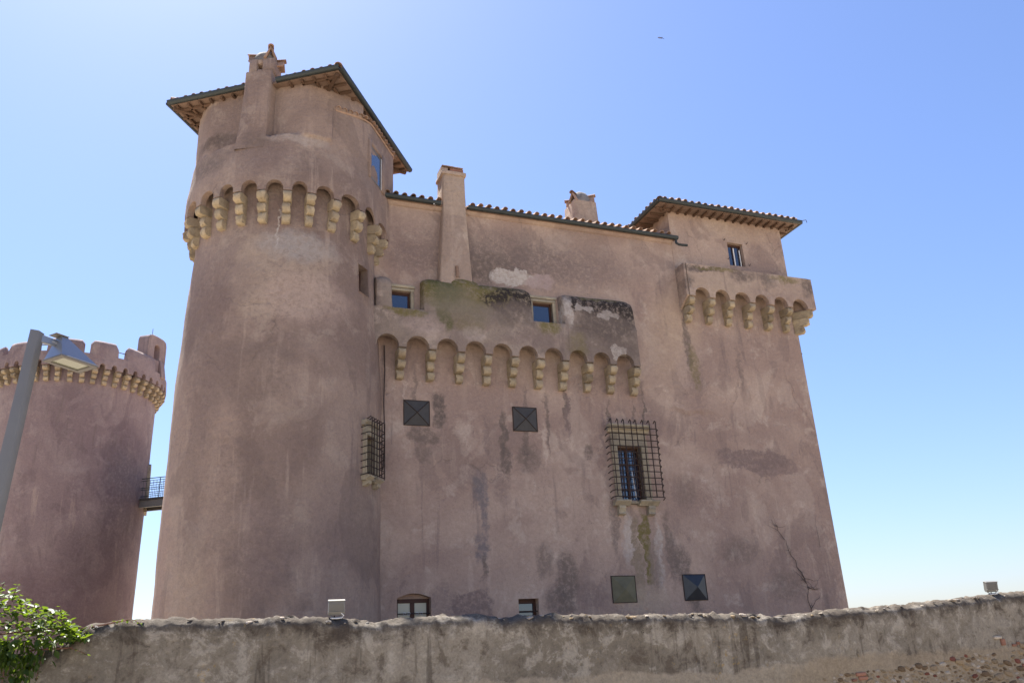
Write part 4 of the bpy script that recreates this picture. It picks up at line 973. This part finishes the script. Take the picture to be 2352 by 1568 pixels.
# ================================================================== FLOODLIGHTS on the wall
def floodlight(u, turn, label, s=1.0):
    r = empty('floodlight', P0 + Matrix.Rotation(YAW, 3, 'Z') @ Vector((u, -NW + .16, top_z(u) + .015)), YAW + turn); r.scale = (s, s, s * .86)
    tag(r, label, 'floodlight', 'floodlights on the boundary wall')
    Tt = Matrix.Translation((0, 0, .14)) @ Matrix.Rotation(radians(14), 4, 'X')
    prof = [(-.045, -.085), (-.06, -.03), (-.045, .15), (-.02, .165), (.075, .165), (.09, .15), (.07, -.05), (.03, -.085)]
    ob('housing', xf(bevel_vf(prism(prof, -.125, .125, 'x'), .006), Tt), 'flood', r, .6)
    for k in range(9): ob('cooling_fin', xf(bbox(-.112, .112, -.066 + .0016 * k, -.045, -.008 + k * .0165, .000 + k * .0165, w=.002), Tt), 'flood', r)
    ob('rim', xf(bbox(-.13, .13, -.055, .085, .155, .172, w=.004), Tt), 'flood', r); ob('rim', xf(bbox(-.128, .128, -.072, -.04, -.032, -.012, w=.004), Tt), 'flood', r)
    ob('front_glass', xf(box(-.11, .11, .082, .094, -.03, .14), Tt), 'glass', r)
    ob('bracket', tube([(-.10, .0, .10), (-.10, 0, .05), (-.06, 0, .015), (.06, 0, .015), (.10, 0, .05), (.10, 0, .10)], .011, 6), 'bracket', r)
    ob('base_plate', bbox(-.08, .08, -.04, .05, -.02, .012, w=.004), 'bracket', r); ob('bolt', tube([(-.03, -.01, 0), (-.03, -.01, .045)], .012, 6), 'iron', r)
    ob('supply_cable', tube([(.07, -.05, .08), (.11, -.06, .04), (.08, -.07, .0), (.0, -.07, -.01), (-.09, -.05, .0)], .008, 5), 'white', r)
floodlight(-3.02, radians(-6), 'grey ribbed floodlight on the wall in front of the round tower', .86)
floodlight(8.83, radians(-22), 'grey ribbed floodlight on the wall against the sky at far right', .82)

# ================================================================== STREET LAMP
lamp = empty('street_lamp', (-5.10, 7.785, 0))
lamp.rotation_euler = (Matrix.Rotation(radians(3.2), 3, Vector((-.515, .857, 0))) @ Matrix.Rotation(radians(-2), 3, 'Z')).to_euler()
tag(lamp, 'grey square-section street lamp post with wedge shaped head at left edge', 'street lamp')
post = bevel_vf([(v[0], v[1], v[2]) for v in [(-.062, -.062, 0), (.062, -.062, 0), (.062, .062, 0), (-.062, .062, 0), (-.05, -.05, 5.05), (.05, -.05, 5.02), (.05, .05, 5.02), (-.05, .05, 5.05)]] and ([(-.068, -.068, 0), (.068, -.068, 0), (.068, .068, 0), (-.068, .068, 0), (-.05, -.05, 5.04), (.05, -.05, 5.02), (.05, .05, 5.02), (-.05, .05, 5.04)], [(0, 1, 2, 3), (4, 5, 6, 7), (0, 1, 5, 4), (1, 2, 6, 5), (2, 3, 7, 6), (3, 0, 4, 7)]), .008, 2)
pst = ob('post', post, 'lamp_grey', lamp, .6)
ob('base_plate', bbox(-.14, .14, -.14, .14, 0, .02, w=.005), 'lamp_grey', lamp)
HT = Matrix.Rotation(radians(62), 4, 'Z') @ Matrix.Translation((0, -.055, 4.95))
ob('arm', xf(bevel_vf(([(.03, .02, -.03), (.03, .09, -.03), (.03, .09, .055), (.03, .02, .055), (.22, .03, -.01), (.22, .07, -.01), (.22, .07, .05), (.22, .03, .05)], [(0, 1, 2, 3), (4, 5, 6, 7), (0, 1, 5, 4), (1, 2, 6, 5), (2, 3, 7, 6), (3, 0, 4, 7)]), .006), HT), 'lamp_alu', lamp)
ob('arm_knuckle', xf(tube([(.15, .05, .02), (.25, .05, .02)], .028, 8), HT), 'bracket', lamp, .8)
# wedge head: rectangular mouth below, short ridge above the arm side
hx0, hx1, hy, zb = .18, .58, .155, -.15
hv = [(hx0, -hy, zb), (hx1, -hy, zb), (hx1, hy, zb), (hx0, hy, zb), (.215, -.03, .085), (.27, -.03, .09), (.27, .075, .09), (.215, .075, .085)]
head = ob('head', xf((hv, [(0, 1, 5, 4), (1, 2, 6, 5), (2, 3, 7, 6), (3, 0, 4, 7), (4, 5, 6, 7)]), HT), 'lamp_alu', lamp)
ob('hood_plate', xf(bbox(.14, .285, -.045, .09, .090, .098, w=.002), HT), 'lamp_rim', head)
for a in ((hx0 - .01, hx1 + .01, -hy - .01, -hy + .04), (hx0 - .01, hx1 + .01, hy - .04, hy + .01), (hx0 - .01, hx0 + .05, -hy + .04, hy - .04), (hx1 - .05, hx1 + .01, -hy + .04, hy - .04)):
    ob('rim', xf(bbox(a[0], a[1], a[2], a[3], zb - .022, zb - .001, w=.003), HT), 'lamp_rim', head)
ob('diffuser', xf(box(hx0 + .04, hx1 - .04, -hy + .03, hy - .03, zb - .010, zb - .006), HT), 'diffuser', head)

# ================================================================== CREEPER on the wall end
ivy = empty('climbing_plant', P0 + Matrix.Rotation(YAW, 3, 'Z') @ Vector((-7.0, -NW, 0)), YAW)
tag(ivy, 'sunlit green leafy creeper spilling over the left end of the wall', 'creeper')
def leaf_vf(L=1.0, W=.5):
    pts = [(0, 0, 0), (-W * .42, L * .22, .05), (-W * .5, L * .48, .06), (-W * .25, L * .8, .0), (0, L, -.08), (W * .25, L * .8, .0), (W * .5, L * .48, .06), (W * .42, L * .22, .05), (0, L * .25, -.03), (0, L * .5, -.05), (0, L * .78, -.06)]
    return pts, [(0, 8, 1), (1, 8, 9, 2), (2, 9, 10, 3), (3, 10, 4), (0, 7, 8), (7, 6, 9, 8), (6, 5, 10, 9), (5, 4, 10)]
LEAF = new_mesh('leaf', *leaf_vf(), smooth=1.2); LEAF.materials.append(M['leaf'])
r2 = random.Random(5); spots = []
def add_leaf(x, y, z, s, tilt=None, yaw=None): spots.append((x, y, z, s, tilt, yaw))
def mass(n, fx, fz, fy, s0, s1):
    for _ in range(n):
        x = fx(); z, y = fz(x), fy(); add_leaf(x, y, z, r2.uniform(s0, s1))
crest = lambda x: 2.64 + .05 * sin(x * 9) - max(0, x - .35) * .62 - .06 * r2.random()   # local x: 0 at u=-7
for k in range(1050):
    x = r2.uniform(-.75, 1.04); c = 2.66 - max(0, x - .2) ** 1.3 * .62 + .04 * sin(x * 11)
    base = 2.02 + max(0, x - .5) * .18
    t = r2.random() ** .8; z = base + (c - base) * t; add_leaf(x, r2.uniform(-.30, .42) * (1.1 - .5 * t), z, r2.uniform(.075, .12))
for k in range(420):                                    # hanging drape over the front
    x = r2.gauss(.36, .15) if r2.random() < .8 else r2.uniform(-.6, .3); z = r2.uniform(1.55, 2.15); 
    if z < 1.85 and abs(x - .42) > .10: continue
    add_leaf(x, -.10 - r2.uniform(0, .14), z, r2.uniform(.07, .12), r2.uniform(-1.6, -.7))
stems = []
def shoot(p, d, n, s, droop=.0):
    p = Vector(p); d = Vector(d); pts = [p.copy()]
    for k in range(n):
        p = p + d * .04; d = (d + Vector((r2.uniform(-.25, .25), r2.uniform(-.2, .2), -droop + r2.uniform(-.12, .12)))).normalized(); pts.append(p.copy())
        for q in range(2): add_leaf(p.x, p.y, p.z, s * r2.uniform(.7, 1.1))
    stems.append(pts)
for x, z in ((-.28, 2.62), (.05, 2.58), (.2, 2.56), (.42, 2.46), (.62, 2.36), (.75, 2.3), (-.55, 2.72), (-.8, 2.7)): shoot((x, r2.uniform(-.15, .1), z), (r2.uniform(-.2, .5), 0, 1), r2.randint(3, 5), .055, .05)
shoot((.98, -.05, 2.16), (.5, 0, .6), 4, .05, .1); shoot((1.28, -.02, 2.30), (1, 0, .2), 6, .045, .08); shoot((1.42, -.05, 2.32), (1, 0, .1), 5, .04, .2)
shoot((.62, -.12, 2.0), (-.15, -.1, -1), 8, .055, .3); shoot((.85, -.12, 2.02), (1, -.1, -.1), 6, .045, .1); shoot((.25, -.2, 1.8), (.1, 0, -1), 7, .08, .2)
def place(o, sp):
    x, y, z, s, tilt, yaw = sp
    o.location = (x, y, z); o.scale = (s * r2.uniform(.85, 1.15), s, s)
    o.rotation_euler = (tilt if tilt is not None else r2.uniform(-.9, .7), r2.uniform(-.6, .6), yaw if yaw is not None else r2.uniform(0, 6.28))
r2.shuffle(spots)
vis = [s for s in spots if s[0] > .1]; rest = [s for s in spots if s[0] <= .1]
vis.sort(key=lambda s: s[1]); ind, more = vis[:300], vis[300:] + rest
for s in ind: o = link('leaf', LEAF, None, ivy); place(o, s)
V, F = [], []
tmp = bpy.data.objects.new('tmp', None)
from mathutils import Euler
lv = leaf_vf()
for s in more:
    x, y, z, sc, tilt, yaw = s
    R_ = Euler((tilt if tilt is not None else r2.uniform(-.9, .7), r2.uniform(-.6, .6), r2.uniform(0, 6.28))).to_matrix(); k = len(V)
    V += [R_ @ (Vector(p) * sc) + Vector((x, y, z)) for p in lv[0]]; F += [tuple(i + k for i in f) for f in lv[1]]
bpy.data.objects.remove(tmp)
o = ob('foliage', (V, F), 'leaf', ivy, 1.2); o['kind'] = 'stuff'
for pts in stems: ob('stem', tube(pts, .0045, 4), 'vine', ivy)
for pts in ([(.2, -.03, 0), (.16, -.06, .8), (.22, -.05, 1.5), (.1, -.04, 2.0), (.0, .1, 2.25)], [(.1, -.04, 1.9), (.5, -.06, 2.02), (.9, -.05, 2.03)], [(-.9, -.03, 0), (-.8, -.05, 1.2), (-.7, 0, 2.2)], [(.0, .1, 2.2), (.5, .1, 2.25), (1.0, .1, 2.25), (1.5, 0, 2.33)]): ob('stem', tube(pts, .010, 5), 'vine', ivy)

# ================================================================== DRY CREEPER on the facade
dry = empty('dry_creeper', P0 + Matrix.Rotation(YAW, 3, 'Z') @ Vector((13.56, 0, 0)), YAW)
tag(dry, 'thin bare dead creeper stems on the lower right of the facade', 'creeper')
r3 = random.Random(3)
def twig(p, tgt, n, r, depth=0):
    pts = [Vector((p[0], -.045, p[1]))]; a = Vector(p); b = Vector(tgt)
    for k in range(1, n + 1):
        q = a.lerp(b, k / n); pts.append(Vector((q.x + r3.uniform(-.05, .05), -.045, q.y + r3.uniform(-.03, .03))))
    ob('twig', tube(pts, [r * (1 - .7 * k / n) for k in range(n + 1)], 4), 'twig', dry)
    if depth < 1:
        for _ in range(5):
            s = pts[r3.randint(1, n)]; twig((s.x, s.z), (s.x + r3.uniform(-.5, .55), s.z + r3.uniform(-.1, .5)), 4, r * .5, depth + 1)
twig((0, 2.2), (-.05, 3.5), 7, .022); twig((-.05, 3.5), (-.6, 4.85), 8, .018); twig((-.6, 4.85), (-1.0, 5.5), 5, .012); twig((.0, 3.4), (.35, 3.3), 3, .01); twig((.75, 4.6), (.78, 5.6), 4, .007, 1)

# ================================================================== a flying insect close to the camera
fl = (0.313, 1.291, 2.693)
bug = empty('flying_insect', fl, radians(15))
tag(bug, 'tiny flying insect against the open sky', 'insect')
def blob(sx, sy, sz, seg=8):
    V, F = [], []
    for i in range(7):
        t = -pi / 2 + pi * i / 6
        for k in range(seg): V.append((sx * sin(t), sy * max(cos(t), .03) * cos(2 * pi * k / seg), sz * max(cos(t), .03) * sin(2 * pi * k / seg)))
    for i in range(6):
        for k in range(seg): F.append((i * seg + k, i * seg + (k + 1) % seg, (i + 1) * seg + (k + 1) % seg, (i + 1) * seg + k))
    return V, F + [tuple(range(seg)), tuple(range(6 * seg, 7 * seg))]
ob('body', xf(blob(.0055, .0014, .0014), Matrix.Translation((-.001, 0, 0))), 'insect', bug, 1.2)
for s in (-1, 1):
    wv = [(0, 0, .0005), (.002, s * .002, .003), (.005, s * .004, .0065), (.0065, s * .004, .006), (.006, s * .003, .003), (.002, s * .001, .0005)] if s > 0 else [(0, 0, .0), (.001, s * .002, -.002), (.003, s * .004, -.0055), (.005, s * .004, -.006), (.0055, s * .003, -.003), (.002, s * .001, -.0002)]
    ob('wing', (wv + [(x, y, z + .0001) for x, y, z in wv], [tuple(range(6)), tuple(range(11, 5, -1))] + [(k, (k + 1) % 6, (k + 1) % 6 + 6, k + 6) for k in range(6)]), 'wing', bug)
